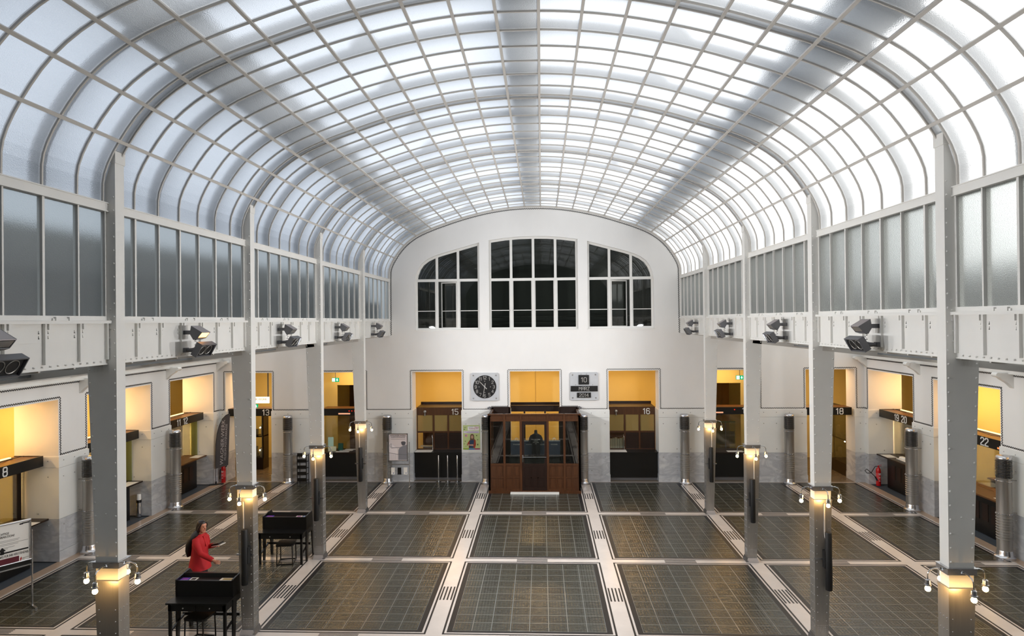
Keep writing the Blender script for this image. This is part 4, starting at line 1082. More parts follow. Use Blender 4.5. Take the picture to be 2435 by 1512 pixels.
# ---- aisle counters ------------------------------------------------------------
def aisle_counter(s, a, b, nums, key):
    X = lambda v: s*(WX+v)
    lab = {'8': 'numbered 8 in the nearest opening of the left wall', '9': 'in the middle opening of the left wall', '11': 'numbered 11 and 12 in the far opening of the left wall',
           '19': 'numbered 19 and 20 in the far opening of the right wall', '22': 'numbered 22 behind the nearest right column', 'n': 'in the right wall opening nearest the viewer', 'm': 'in the left wall opening nearest the viewer'}[key]
    lab2 = lab.replace(' nearest the viewer', ' by the viewer').replace(' in the nearest opening of the left wall', '').replace(' in the far opening of the left wall', '').replace(' in the far opening of the right wall', '')
    y0, y1 = a+.12, b-.10
    t = thing('canopy_beam', 'long black canopy beam '+lab, 'canopy', (X(.45), (a+b)/2, 2.29))
    m = MB(); m.box(X(.30), X(.34), y0, y1, 2.295, 2.545).box(X(.34), X(1.0), y0, y1, 2.295, 2.32).box(X(.34), X(1.0), y0, y0+.03, 2.3, 2.545).box(X(.34), X(1.0), y1-.03, y1, 2.3, 2.545)
    m.build('fascia', BLACKM, t); MB().box(X(.34), X(1.0), y0+.03, y1-.03, 2.50, 2.53).build('top_board', WOOD_B, t)
    hk = MB(); hk.tube([(X(.6), y1, 2.42), (X(.62), y1+.10, 2.42)], .02, 8); hk.tube([(X(.6), y0, 2.42), (X(.62), y0-.12, 2.42)], .02, 8); hk.build('end_bracket', ALU, t)
    cb = MB(); cb.tube([(X(.75), y0+.2, 2.545), (X(.6), (y0+y1)/2, 2.55), (X(.8), y1-.4, 2.545), (X(.7), y1-.1, 2.56), (X(.8), y1+.02, 2.5)], .008, 6); cb.build('loose_cable', BLACKP, t)
    for n, yy in nums:
        strokes(n, .19, 1.0, origin=(X(.295), yy, 2.42), ux=(0, -s, 0), un=(-s, 0, 0)).build('number', TEXTW, t)
    if key in ('22', '9'):
        MB().box(X(.294), X(.30), (a+.18 if key == '22' else b-.95), (a+.55 if key == '22' else b-.72), 2.33, 2.37).build('lit_strip', mat('orange_strip_'+key, '#d97a40', .5, emit=('#ff9050', .6)), t)
    tl = thing('canopy_lamp', 'tube lamp on top of the canopy '+lab2, 'lamp', (X(.9), (a+b)/2, 2.56), 'tube lamps on the canopies')
    MB().box(X(.80), X(.90), y0+.3, y1-.3, 2.53, 2.555).build('housing', ALU, tl); MB().box(X(.82), X(.88), y0+.32, y1-.32, 2.555, 2.575).build('tube', TUBE, tl)
    ld = bpy.data.lights.new('tube_light', 'AREA'); ld.shape = 'RECTANGLE'; ld.size = .08; ld.size_y = 1.8; ld.energy = 8; ld.color = (1, .62, .28)
    lo = bpy.data.objects.new('tube_light', ld); COL.objects.link(lo); lo.parent = tl; lo.location = (0, 0, .03); lo.rotation_euler = (pi, 0, 0)
    ul = bpy.data.lights.new('under_tube_light', 'AREA'); ul.shape = 'RECTANGLE'; ul.size = .08; ul.size_y = 1.8; ul.energy = 34; ul.color = (1, .64, .30)
    MB().box(X(.93), X(.99), y0+.3, y1-.3, 2.27, 2.293).build('lower_tube', TUBE, tl)
    uo = bpy.data.objects.new('under_tube_light', ul); COL.objects.link(uo); uo.parent = tl; uo.location = (s*.06, 0, -.305)
    c = thing('service_counter', 'black wooden service counter '+lab, 'counter', (X(.7), (a+b)/2, 0))
    f = MB().box(X(.38), X(.95), a+.06, b-.42, 0, .99); f.build('counter_front', BLACKM, c)
    k = a+.35
    while k < b-.7: MB().box(X(.372), X(.38), k, k+.22, .35, .80).build('front_panel', WOOD_D, c); k += .34
    MB().box(X(.24), X(1.05), a+.02, b-.02, .99, 1.03).build('counter_top', WOOD_B if key in ('11', '22') else WOOD_D, c)
    g = MB(); g.box(X(.80), X(.808), a+.05, b-.05, 1.03, 2.29); g.build('glass_screen', GLASS, c)
    if s < 0 and key != '8': MB().box(X(.55), X(.80), b-.06, b-.05, 1.03, 2.29).build('side_glass', GLASS_G, c)
    if key == '8': MB().box(X(.80), X(.90), b-.28, b-.16, 1.03, 2.29).build('post', WOOD_D, c)
    if s > 0 and key == '19': MB().box(X(1.0), X(1.04), a+.1, b-.3, 1.03, 2.29).build('dark_back', BLACKM, c)
    if key in ('8', '22'):
        h = MB(); h.box(X(1.35), X(1.75), a+.1, b-.25, 0, 1.12); h.build('back_desk', BLACKM, c); MB().box(X(1.3), X(1.8), a+.08, b-.2, 1.12, 1.16).build('desk_shelf', WOOD_B, c)
    return t
aisle_counter(-1, *LEFT_OPEN[1], [], 'm'); aisle_counter(-1, *LEFT_OPEN[2], [('8', 13.6)], '8'); aisle_counter(-1, *LEFT_OPEN[3], [], '9'); aisle_counter(-1, *LEFT_OPEN[4], [('11', 20.37), ('12', 20.76)], '11')
aisle_counter(1, *RIGHT_OPEN[2], [], 'n'); aisle_counter(1, *RIGHT_OPEN[3], [('22', 16.95)], '22'); aisle_counter(1, *RIGHT_OPEN[4], [('19', 21.02), ('20', 20.6)], '19')

# ---- papers, baskets and odds and ends on the counters ---------------------------
def sheet(x, y, z, w, d, lab, rz=0.0, m=None, cat='paper', nm='paper_sheet', group=None, h=.004):
    b = MB(); c, s_ = cos(rz), sin(rz); P = [(-w/2, -d/2), (w/2, -d/2), (w/2, d/2), (-w/2, d/2)]
    b.prism([(x+p[0]*c-p[1]*s_, y+p[0]*s_+p[1]*c) for p in P], 'z', z, z+h)
    return solo(b, nm, m or PAPER, lab, cat, group)
sheet(-11.66, 14.25, 1.031, .30, .45, 'white paper mat on the counter numbered 8', group='desk mats on the counters')
sheet(-11.72, 17.95, 1.031, .32, .55, 'white paper mat on the counter in the middle opening of the left wall', group='desk mats on the counters')
sheet(-11.74, 21.70, 1.031, .32, .42, 'white paper mat on the counter numbered 11 and 12', group='desk mats on the counters')
sheet(11.72, 21.75, 1.031, .32, .46, 'white paper mat on the counter numbered 19 and 20', group='desk mats on the counters')
sheet(11.72, 18.05, 1.031, .40, .5, 'white paper mat on the far part of the counter numbered 22', group='desk mats on the counters')
sheet(11.80, 16.62, 1.031, .25, .3, 'white sheet at the near end of the counter numbered 22')
sheet(-3.99, 22.80, .996, .60, .42, 'white desk mat at the left of counter 15', group='desk mats on the counters')
sheet(-3.95, 23.3, 1.08, .5, .25, 'cream papers inside the ticket window of counter 15')
sheet(2.93, 22.80, .996, .60, .42, 'white desk mat at the left of counter 16', group='desk mats on the counters')
sheet(7.0, 22.75, .991, .55, .24, 'white desk mat on the counter numbered 17', group='desk mats on the counters')
for k, (x, y) in enumerate(((-6.93, 22.72), (-6.86, 22.97), (-6.72, 23.15))): sheet(x, y, .991, .48, .15, ['front', 'middle', 'rear'][k]+' white leaflet stack on the counter with red digits', group='leaflets on the left passage counter')
def small_props():
    b = solo(MB().box(-7.52, -7.32, 22.92, 22.93, 1.02, 1.48), 'leaflet_display', mat('pale_green_card', '#b9d8c8', .5), 'pale green upright leaflet card on the counter with red digits', 'leaflet')
    solo(MB().box(-7.48, -7.20, 22.80, 22.86, .991, 1.16), 'leaflet_holder', mat('cream_card', '#d8d8b8', .5), 'low cream leaflet holder in front of the pale green card', 'leaflet holder')
    solo(MB().box(-7.16, -7.00, 22.95, 23.05, .991, 1.24), 'dark_green_box', mat('dark_green_card', '#1c4a3c', .5), 'small dark green box beside the pale green card', 'box')
    w = MB(); w.box(11.75, 12.05, 20.75, 21.35, 1.031, 1.05)
    for k in range(5): w.ball((11.9, 20.85+k*.11, 1.08), .07, 8, 6, (1.4, 1, .6))
    solo(w, 'paper_pile', PAPER, 'loose heap of crumpled white paper on the counter numbered 19 and 20', 'paper', smooth=60)
    t = thing('screen_monitor', 'small blue-backed monitor behind the glass of counter 11 and 12', 'monitor', (-12.25, 20.7, 1.03)); m = MB(); m.obox((-12.25, 20.7, 1.25), (.02, 0, .006), (0, .22, 0), (-.05, 0, .14)); m.build('screen', mat('blue_plastic', '#2a4a86', .4), t)
    MB().box(-12.32, -12.18, 20.65, 20.75, 1.03, 1.12).build('stand', PAPER, t)
    solo(MB().lathe([(.04, 0), (.045, .10), (.04, .10), (.035, .02)], (-13.0, 13.95, 1.163), 14), 'mug', PAPER, 'white mug on the desk behind counter 8', 'mug', smooth=40)
    t = thing('desk_bell', 'small brass bell on the counter numbered 8', 'bell', (-11.95, 13.75, 1.033)); MB().lathe([(.07, 0), (.07, .015), (.06, .02), (.05, .05), (.02, .07), (.006, .075), (.008, .09)], (-11.95, 13.75, 1.033), 16).build('dome', mat('brass', '#c09038', .25, 1.0), t, smooth=50)
    rr = thing('folder_row', 'row of pale folders behind the ticket window of counter 16', 'folders', (2.95, 23.35, .99))
    for k in range(6): MB().box(2.72+k*.085, 2.795+k*.085, 23.28, 23.42, .995, 1.33+.02*(k % 3)).build('folder', mat('folder_pale_%d' % k, '#b9ad97', .6), rr)
    solo(MB().box(-3.80, -3.66, 23.5, 23.6, 1.05, 1.35), 'red_box', mat('red_card', '#a01a18', .5), 'small red item seen through the ticket window of counter 15', 'box')
small_props()

# ---- mahogany kiosk in front of the middle opening --------------------------------
def kiosk():
    y, yb = 20.87, YW-.03; x0, x1 = -1.50, 1.50; H = 2.60
    t = thing('wooden_kiosk', 'dark mahogany glazed kiosk with double panelling in front of the middle opening', 'kiosk', (0, 21.6, 0))
    W = .07; posts = [-1.465, -.98, -.44, .44, .98, 1.465]
    f = MB()
    for x in posts: f.box(x-W/2, x+W/2, y, y+W, .09, H)
    for a, b in ((-1.50, -.44), (.44, 1.50)): f.box(a, b, y+.01, y+.06, .91, .975); f.box(a, b, y+.01, y+.06, .50, .54); f.box(a, b, y+.01, y+.06, .09, .16)
    f.box(x0, x1, y+.005, y+.065, 2.355, 2.41); f.box(x0-.02, x1+.02, y-.02, y+.08, 2.555, 2.60)
    f.box(x0-.01, x1+.01, y-.01, y+.07, 0, .095)
    f.build('front_frame', WOOD, t)
    for a, b in zip(posts, posts[1:]): MB().box(a+W/2, b-W/2, y+.03, y+.05, 2.41, 2.555).build('frieze_panel', WOOD, t)
    for a, b in ((-1.465, -.98), (-.98, -.44), (.44, .98), (.98, 1.465)):
        m_ = (a+b)/2; pn = MB()
        for p, q in ((a+W/2, m_-.012), (m_+.012, b-W/2)):
            for z0, z1 in ((.16, .50), (.54, .91)): pn.box(p, q, y+.032, y+.05, z0, z1); pn.box(p+.045, q-.045, y+.024, y+.032, z0+.045, z1-.045)
        pn.box(m_-.014, m_+.014, y+.02, y+.05, .16, .91); pn.build('front_panel', WOOD, t)
    for a, b in ((-1.465, -.98), (-.98, -.44), (.44, .98), (.98, 1.465)): MB().box(a+W/2, b-W/2, y+.035, y+.041, .975, 2.355).build('pane', GLASS, t)
    d = MB(); d.box(-.405, -.33, y+.02, y+.06, .10, 2.35).box(.33, .405, y+.02, y+.06, .10, 2.35).box(-.33, .33, y+.02, y+.06, 2.24, 2.35).box(-.33, .33, y+.02, y+.06, .91, .97).box(-.33, .33, y+.02, y+.06, .49, .53).box(-.33, .33, y+.02, y+.06, .10, .20)
    for x in (-.11, .11): d.box(x-.015, x+.015, y+.02, y+.06, .20, .91)
    for a, b in ((-.33, -.125), (-.095, .095), (.125, .33)):
        for z0, z1 in ((.2, .49), (.53, .91)): d.box(a, b, y+.035, y+.055, z0, z1); d.box(a+.035, b-.035, y+.028, y+.035, z0+.04, z1-.04)
    dr = d.build('door', WOOD_D, t)
    MB().box(-.33, .33, y+.037, y+.043, .97, 2.24).build('pane', GLASS, dr)
    hb = MB(); hb.tube([(-.385, y-.03, 1.19), (.385, y-.03, 1.19)], .011, 8)
    for x in (-.375, .375): hb.tube([(x, y+.03, 1.19), (x, y-.03, 1.19)], .012, 8)
    hb.box(-.40, -.36, y+.0, y+.02, 1.02, 1.26); hb.build('handle', CHROME, dr)
    for s in (-1, 1):
        xs = s*1.47; sd = MB(); xa, xb = xs-.03, xs+.03
        ys = [y+.035, y+.53, y+1.03, yb-.03]
        for v in ys: sd.box(xa, xb, v-.035, v+.035, .0, H-.04)
        sd.box(xa, xb, y, yb, .91, .975).box(xa, xb, y, yb, 0, .16).box(xa, xb, y, yb, 2.355, 2.41).box(xa-.01, xb+.01, y, yb, 2.50, 2.56).box(xa, xb, y, yb, .50, .54)
        for a, b in zip(ys, ys[1:]):
            sd.box(xs-.012, xs+.012, a+.035, b-.035, .16, .91); sd.box(xs-.012, xs+.012, a+.035, b-.035, 2.41, 2.5)
        sd.build('side_frame', WOOD, t)
        for a, b in zip(ys, ys[1:]): MB().box(xs-.003, xs+.003, a+.035, b-.035, .975, 2.355).build('side_pane', GLASS, t)
    # rear screen standing before the opening
    r = MB(); r.box(-1.50, -.87, yb-.06, yb, 2.41, 2.62).box(.89, 1.50, yb-.06, yb, 2.41, 2.62).box(-1.52, -.87, yb-.08, yb, 2.60, 2.63).box(.89, 1.52, yb-.08, yb, 2.60, 2.63)
    for x in (-1.47, -.87, .87, 1.47): r.box(x-.03, x+.03, yb-.06, yb, 0, 2.61)
    r.box(-1.5, -.87, yb-.05, yb-.01, 0, 2.42).box(.89, 1.5, yb-.05, yb-.01, 0, 2.42)
    r.box(-.86, .86, 22.95, 23.02, 2.38, 2.58); r.box(-.88, .88, 22.93, 23.04, 2.57, 2.60)
    for x in (-.37, .37): r.box(x-.03, x+.03, 22.96, 23.01, 0, 2.39)
    r.box(-.95, .95, 23.75, 23.80, 2.42, 2.61)
    r.build('rear_screen', WOOD_D, t)
    MB().box(-.79, .79, y-.10, y+.0, .0, .06).build('metal_threshold', STEEL_W, t)
    lm = MB()
    for s in (-1, 1): lm.tube([(s*1.50, yb-.08, 2.60), (s*1.56, yb-.12, 2.63), (s*1.60, yb-.14, 2.60)], [.015, .03, .035], 8); lm.ball((s*1.60, yb-.15, 2.60), .04, 8, 6)
    lm.build('small_spotlights', DGREY, t)
    tb = thing('display_table', 'black display table inside the glazed kiosk', 'table', (0, 22.0, 0))
    MB().box(-.86, .86, 21.72, 22.34, .96, 1.02).build('table_top', BLACKM, tb); MB().box(-.84, .84, 21.76, 22.32, .03, .96).build('cloth_front', BLACKP, tb)
kiosk()
def bags():
    """Paper carrier bags in a row on the kiosk's table."""
    def bag(x, lab):
        t = thing('carrier_bag', lab, 'carrier bag', (x, 22.12, 1.021), 'dark carrier bags in the kiosk'); y = 22.12
        NV = MATS.get('navy_paper') or mat('navy_paper', '#2c3446', .55)
        m = MB(); w = .20; m.prism([(x-w, 1.022), (x+w, 1.022), (x+w+.005, 1.50), (x-w-.005, 1.50)], 'y', y-.06, y-.055).prism([(x-w, 1.022), (x+w, 1.022), (x+w, 1.50), (x-w, 1.50)], 'y', y+.055, y+.06)
        m.box(x-w, x-w+.004, y-.055, y+.055, 1.022, 1.50).box(x+w-.004, x+w, y-.055, y+.055, 1.022, 1.50).box(x-w, x+w, y-.055, y+.055, 1.022, 1.026); m.build('sack', NV, t)
        MB().box(x-w-.004, x+w+.004, y-.062, y-.06, 1.49, 1.505).build('pale_rim', PAPER, t)
        for dy in (-.05, .05):
            MB().tube([(x+.05*cos(a), y+dy, 1.50+.085*sin(a)) for a in [pi*k/8 for k in range(9)]], .005, 6).build('handle', PAPER, t)
        place(text_mesh('WAGNER', .055), (x, y-.0625, 1.37), (1, 0, 0), (0, 0, 1), (0, -1, 0)).build('print', TEXTG, t)
    for x, lab in ((-.63, 'dark carrier bag at the far left of the kiosk table'), (-.19, 'dark carrier bag just left of the mannequin, behind the kiosk door'), (.23, 'dark carrier bag just right of the mannequin, behind the kiosk door'), (.67, 'dark carrier bag at the far right of the kiosk table')): bag(x, lab)
bags()
def loft(rings, n=20, cap=True):
    """rings: (centre, x half-axis vector, y half-axis vector[, exponent]) -> MB"""
    mb = MB(); vs = []
    for r in rings:
        c, a, b = Vector(r[0]), Vector(r[1]), Vector(r[2]); e = r[3] if len(r) > 3 else 1.0
        for k in range(n):
            ca, sa = cos(2*pi*k/n), sin(2*pi*k/n); ca = math.copysign(abs(ca)**e, ca); sa = math.copysign(abs(sa)**e, sa)
            vs.append(c+a*ca+b*sa)
    fs = []
    m = len(rings)
    for i in range(m-1):
        for k in range(n): fs.append((i*n+k, i*n+(k+1) % n, (i+1)*n+(k+1) % n, (i+1)*n+k))
    if cap: fs += [tuple(range(n-1, -1, -1)), tuple(range((m-1)*n, m*n))]
    return mb.add(vs, fs)
def mannequin():
    x, y = .04, 21.86; t = thing('mannequin_torso', 'black headless mannequin bust in a printed black T-shirt inside the kiosk', 'mannequin', (x, y, 1.02))
    R = lambda z, a, b, dy=0, e=.9: ((x, y+dy, z), (a*(.80 if a > .1 else 1), 0, 0), (0, b, 0), e)
    b = loft([R(1.03, .10, .07), R(1.10, .14, .09), R(1.25, .16, .10), R(1.42, .165, .11), R(1.58, .20, .115), (R(1.68, .215, .10)), R(1.74, .17, .085), R(1.775, .075, .065), R(1.80, .055, .055), R(1.88, .05, .05), R(1.905, .04, .04)])
    b.build('torso', mat('black_bust_fabric', '#0d0d0f', .6), t, smooth=60)
    s = loft([R(1.06, .175, .108), R(1.25, .18, .112), R(1.42, .18, .12), R(1.58, .212, .125), R(1.69, .22, .108), R(1.745, .18, .092), R(1.765, .10, .08)], cap=False)
    for d in (-1, 1): s.tube([(x+d*.13, y, 1.71), (x+d*.175, y-.01, 1.62), (x+d*.20, y-.02, 1.46)], [.055, .055, .055], 12, cap=False)
    s.build('t_shirt', mat('black_jersey', '#141419', .85), t, smooth=60)
    p = MB()
    for k, (tx, sz) in enumerate((('WAGNER:WERK', .040), ('MUSEUM', .036), ('POSTSPARKASSE', .026), ('WIEN', .026))): place(text_mesh(tx, sz), (x, y-.129, 1.60-k*.048), (1, 0, 0), (0, 0, 1), (0, -1, 0), p)
    p.build('print', TEXTW, t)
    MB().lathe([(.12, 0), (.12, .012), (.012, .015)], (x, y, 1.021), 16).build('stand', CHROME, t)
mannequin()

# ---- three steel posts, poster, rack, poster stand --------------------------------
def posts():
    for k, x in enumerate((-3.39, -3.07, -2.73)):
        t = thing('barrier_post', ['left', 'middle', 'right'][k]+' of the three chrome posts before counter 15', 'post', (x, 22.33, 0), 'chrome posts before the counter')
        MB().lathe([(.019, .0), (.019, .93), (.010, .945)], (x, 22.33, 0), 12).build('tube', ALU_L, t, smooth=40); MB().lathe([(.10, 0), (.10, .012), (.03, .03), (.02, .05)], (x, 22.33, 0), 18).build('foot', CHROME, t, smooth=40)
posts()
def flat(poly, y, m, nm, par, d=.001):
    """Flat printed colour on a vertical sheet facing the nave (x,z outline)."""
    return MB().prism(poly, 'y', y-d, y).build(nm, m, par)
def ell(cx, cz, a, b, n=16): return [(cx+a*cos(2*pi*k/n), cz+b*sin(2*pi*k/n)) for k in range(n)]
def poster():
    x0, x1, z0, z1 = -2.525, -1.925, 1.13, 1.985; y = YW-.024
    t = thing('wall_poster', 'light green poster with a red-cardiganed woman on the pier left of the kiosk', 'poster', ((x0+x1)/2, y, z0))
    W, Hh = x1-x0, z1-z0; P = lambda u, v: (x0+u*W, z1-v*Hh)
    MB().box(x0, x1, y-.003, y, z0, z1).build('sheet', mat('light_green_print', '#c2cf8e', .5), t); yy = y-.003
    rect = lambda a, b, c, d: [P(a, b), P(c, b), P(c, d), P(a, d)]
    flat(rect(.28, .05, .95, .22), yy, PAPER, 'title_box', t); flat(rect(.04, .245, .95, .33), yy, mat('pale_lilac', '#dcd6e6', .5), 'subtitle_box', t)
    a = MB(); place(text_mesh('Wiener', .055), (*[P(.82, .085)[0]], yy-.002, P(.82, .085)[1]), (1, 0, 0), (0, 0, 1), (0, -1, 0), a); place(text_mesh('Töchtertag 2014', .062), (P(.62, .14)[0], yy-.002, P(.62, .14)[1]), (1, 0, 0), (0, 0, 1), (0, -1, 0), a, sx=.8)
    a.build('title', mat('magenta_ink', '#b0307a', .5), t)
    b = MB(); place(text_mesh('24. April 2014', .036), (P(.45, .075)[0], yy-.002, P(.45, .075)[1]), (1, 0, 0), (0, 0, 1), (0, -1, 0), b, sx=.8); b.build('date', mat('light_blue_ink', '#6a9ccc', .5), t)
    l = MB(); l.prism(rect(.10, .272, .92, .282), 'y', yy-.002, yy-.001).prism(rect(.20, .298, .92, .308), 'y', yy-.002, yy-.001); l.build('small_print', mat('violet_ink', '#a070b0', .5), t)
    skin = mat('print_skin', '#c49a84', .5); red = mat('print_red', '#a03a20', .5); blu = mat('print_blue', '#24405c', .5); br = mat('print_hair', '#6a4c38', .5)
    flat([P(.22, .80), (P(.30, .70)), P(.38, .62), P(.66, .57), P(.74, .62), P(.76, .80), P(.70, .94), P(.33, .94), P(.34, .82), P(.24, .84)], yy, red, 'cardigan', t)
    flat([P(.40, .62), P(.48, .585), P(.62, .58), P(.64, .66), P(.60, .94), P(.37, .94), P(.37, .80)], yy-.001, blu, 'shirt', t)
    flat([P(.42, .44), P(.47, .37), P(.58, .36), P(.65, .42), P(.66, .56), P(.68, .63), P(.60, .61), P(.46, .62), P(.40, .63), P(.42, .54)], yy-.0012, br, 'hair', t)
    flat(ell(*P(.535, .485), .042, .062), yy-.002, skin, 'face', t)
    flat([P(.26, .77), P(.36, .79), P(.58, .78), P(.62, .82), P(.58, .86), P(.36, .84), P(.27, .82)], yy-.002, skin, 'folded_arms', t)
    flat(ell(*P(.19, .43), .055, .055), yy, mat('print_salmon', '#d8a890', .5), 'badge', t); flat(ell(*P(.17, .43), .028, .028), yy-.001, mat('print_violet', '#9a80c0', .5), 'badge_centre', t)
    i = MB(); dk = mat('print_olive', '#5c6a40', .5)
    for u, v, w_, h_ in ((.12, .10, .09, .015), (.08, .17, .05, .03), (.80, .43, .05, .035), (.86, .60, .03, .04), (.13, .66, .04, .03), (.07, .77, .04, .02), (.17, .87, .03, .015), (.86, .80, .05, .06)): i.prism(ell(*P(u, v), w_*.5, h_*.6, 7), 'y', yy-.001, yy)
    i.build('small_drawings', dk, t)
    for c_, (u0, u1) in (('#8fae2c', (0, .34)), ('#2a70b8', (.34, .67)), ('#a01c60', (.67, 1))): flat(rect(u0, .955, u1, 1.0), yy, mat('band'+c_[1:], c_, .5), 'bottom_stripe', t)
poster()
def poster_stand():
    y = 21.62; t = thing('poster_stand', 'silver poster stand with a grey museum print at the end wall, left of counter 15', 'poster stand', (-4.62, y, 0))
    f = MB()
    for x in (-5.03, -4.27):
        f.tube([(x, y, .03), (x, y, 1.55)], .014, 8); f.bar((x, y-.17, .02), (x, y+.17, .02), .04, .03)
    f.bar((-5.03, y, .78), (-4.27, y, .78), .03, .03); f.build('frame', ALU_L, t)
    x0, x1, z0, z1 = -4.98, -4.32, .90, 1.84; b = MB(); b.box(x0, x1, y-.02, y, z0, z1); b.build('backing', ALU, t)
    fr = MB(); fr.box(x0, x1, y-.035, y-.02, z1-.03, z1).box(x0, x1, y-.035, y-.02, z0, z0+.025).box(x0, x0+.02, y-.035, y-.02, z0, z1).box(x1-.02, x1, y-.035, y-.02, z0, z1); fr.build('snap_frame', ALU_L, t)
    yy = y-.022; P = lambda u, v: (x0+.02+u*.62, z1-.03-v*.885)
    MB().box(x0+.02, x1-.02, yy-.001, yy+.001, z0+.025, z1-.03).build('print_sheet', mat('print_warm_grey', '#d8cfd0', .5), t); yy -= .001
    a = MB(); place(text_mesh('WAGNER:WERK', .075), (P(.5, .055)[0], yy-.002, P(.5, .055)[1]), (1, 0, 0), (0, 0, 1), (0, -1, 0), a); place(text_mesh('MUSEUM POSTSPARKASSE', .042), (P(.5, .115)[0], yy-.002, P(.5, .115)[1]), (1, 0, 0), (0, 0, 1), (0, -1, 0), a)
    a.prism([P(.1, .175), P(.9, .175), P(.9, .185), P(.1, .185)], 'y', yy-.002, yy-.001); a.build('print_title', BLACKM, t)
    g1 = mat('print_mid_grey', '#85858c', .5); g2 = mat('print_dark_grey', '#55555c', .5); g3 = mat('print_light', '#ece4e6', .5)
    flat([P(0, .30), P(.45, .55), P(.50, .98), P(0, .98)], yy, g3, 'print_sky', t)
    flat([P(.50, .98), P(.52, .60), P(.58, .52), P(.12, .535), P(.13, .505), P(.60, .50), P(.80, .43), P(1, .40), P(1, .98)], yy-.001, g1, 'print_statue', t)
    flat([P(.66, .30), P(.72, .27), P(.86, .27), P(.93, .31), P(.88, .41), P(.75, .43), P(.69, .38)], yy-.001, g2, 'print_head', t)
    rg = MB(); pts = [Vector((P(.10, .43)[0]+.028*cos(k*pi/8), yy-.003, P(.10, .43)[1]+.062*sin(k*pi/8))) for k in range(17)]; rg.tube(pts, .006, 6, cap=False); rg.prism([P(0, .70), P(.5, .76), P(.5, .775), P(0, .715)], 'y', yy-.002, yy-.001).prism([P(.5, .75), P(1, .79), P(1, .80), P(.5, .765)], 'y', yy-.003, yy-.002)
    for k in range(9): rg.prism([P(.02+k*.055, .72+k*.006), P(.028+k*.055, .72+k*.006), P(.028+k*.055, .97), P(.02+k*.055, .97)], 'y', yy-.002, yy-.001)
    rg.build('print_details', g2, t)
    for x, m, nm in ((-4.83, PAPER, 'leaflet_pocket'), (-4.61, BLACKM, 'card_reader'), (-4.40, PAPER, 'leaflet_pocket')):
        b = MB(); b.box(x-.06, x+.06, y-.05, y-.01, .47, .68); b.box(x-.065, x+.065, y-.055, y-.005, .45, .47); o = b.build(nm, m, t)
        if m is PAPER: MB().prism(ell(x+.02, .50, .02, .015, 8), 'y', y-.052, y-.05).build('logo', mat('blue_dot', '#2c4a8c', .5) if 'blue_dot' not in MATS else MATS['blue_dot'], o)
poster_stand()
def rack():
    t = thing('leaflet_rack', 'low black wire leaflet rack against the end wall left of the third left column', 'rack', (-8.18, 22.2, 0)); m = MB()
    for x in (-8.34, -8.02):
        for yy in (22.08, 22.32): m.box(x-.01, x+.01, yy-.01, yy+.01, 0, 1.0)
    for z in (.08, .3, .52, .74, .95): m.box(-8.34, -8.02, 22.08, 22.32, z, z+.02); m.box(-8.34, -8.02, 22.075, 22.085, z, z+.12)
    m.build('frame', BLACKM, t); MB().box(-8.28, -8.15, 22.1, 22.12, .78, .90).build('leaflet', mat('grey_leaflet', '#8a8a90', .5), t)
rack()

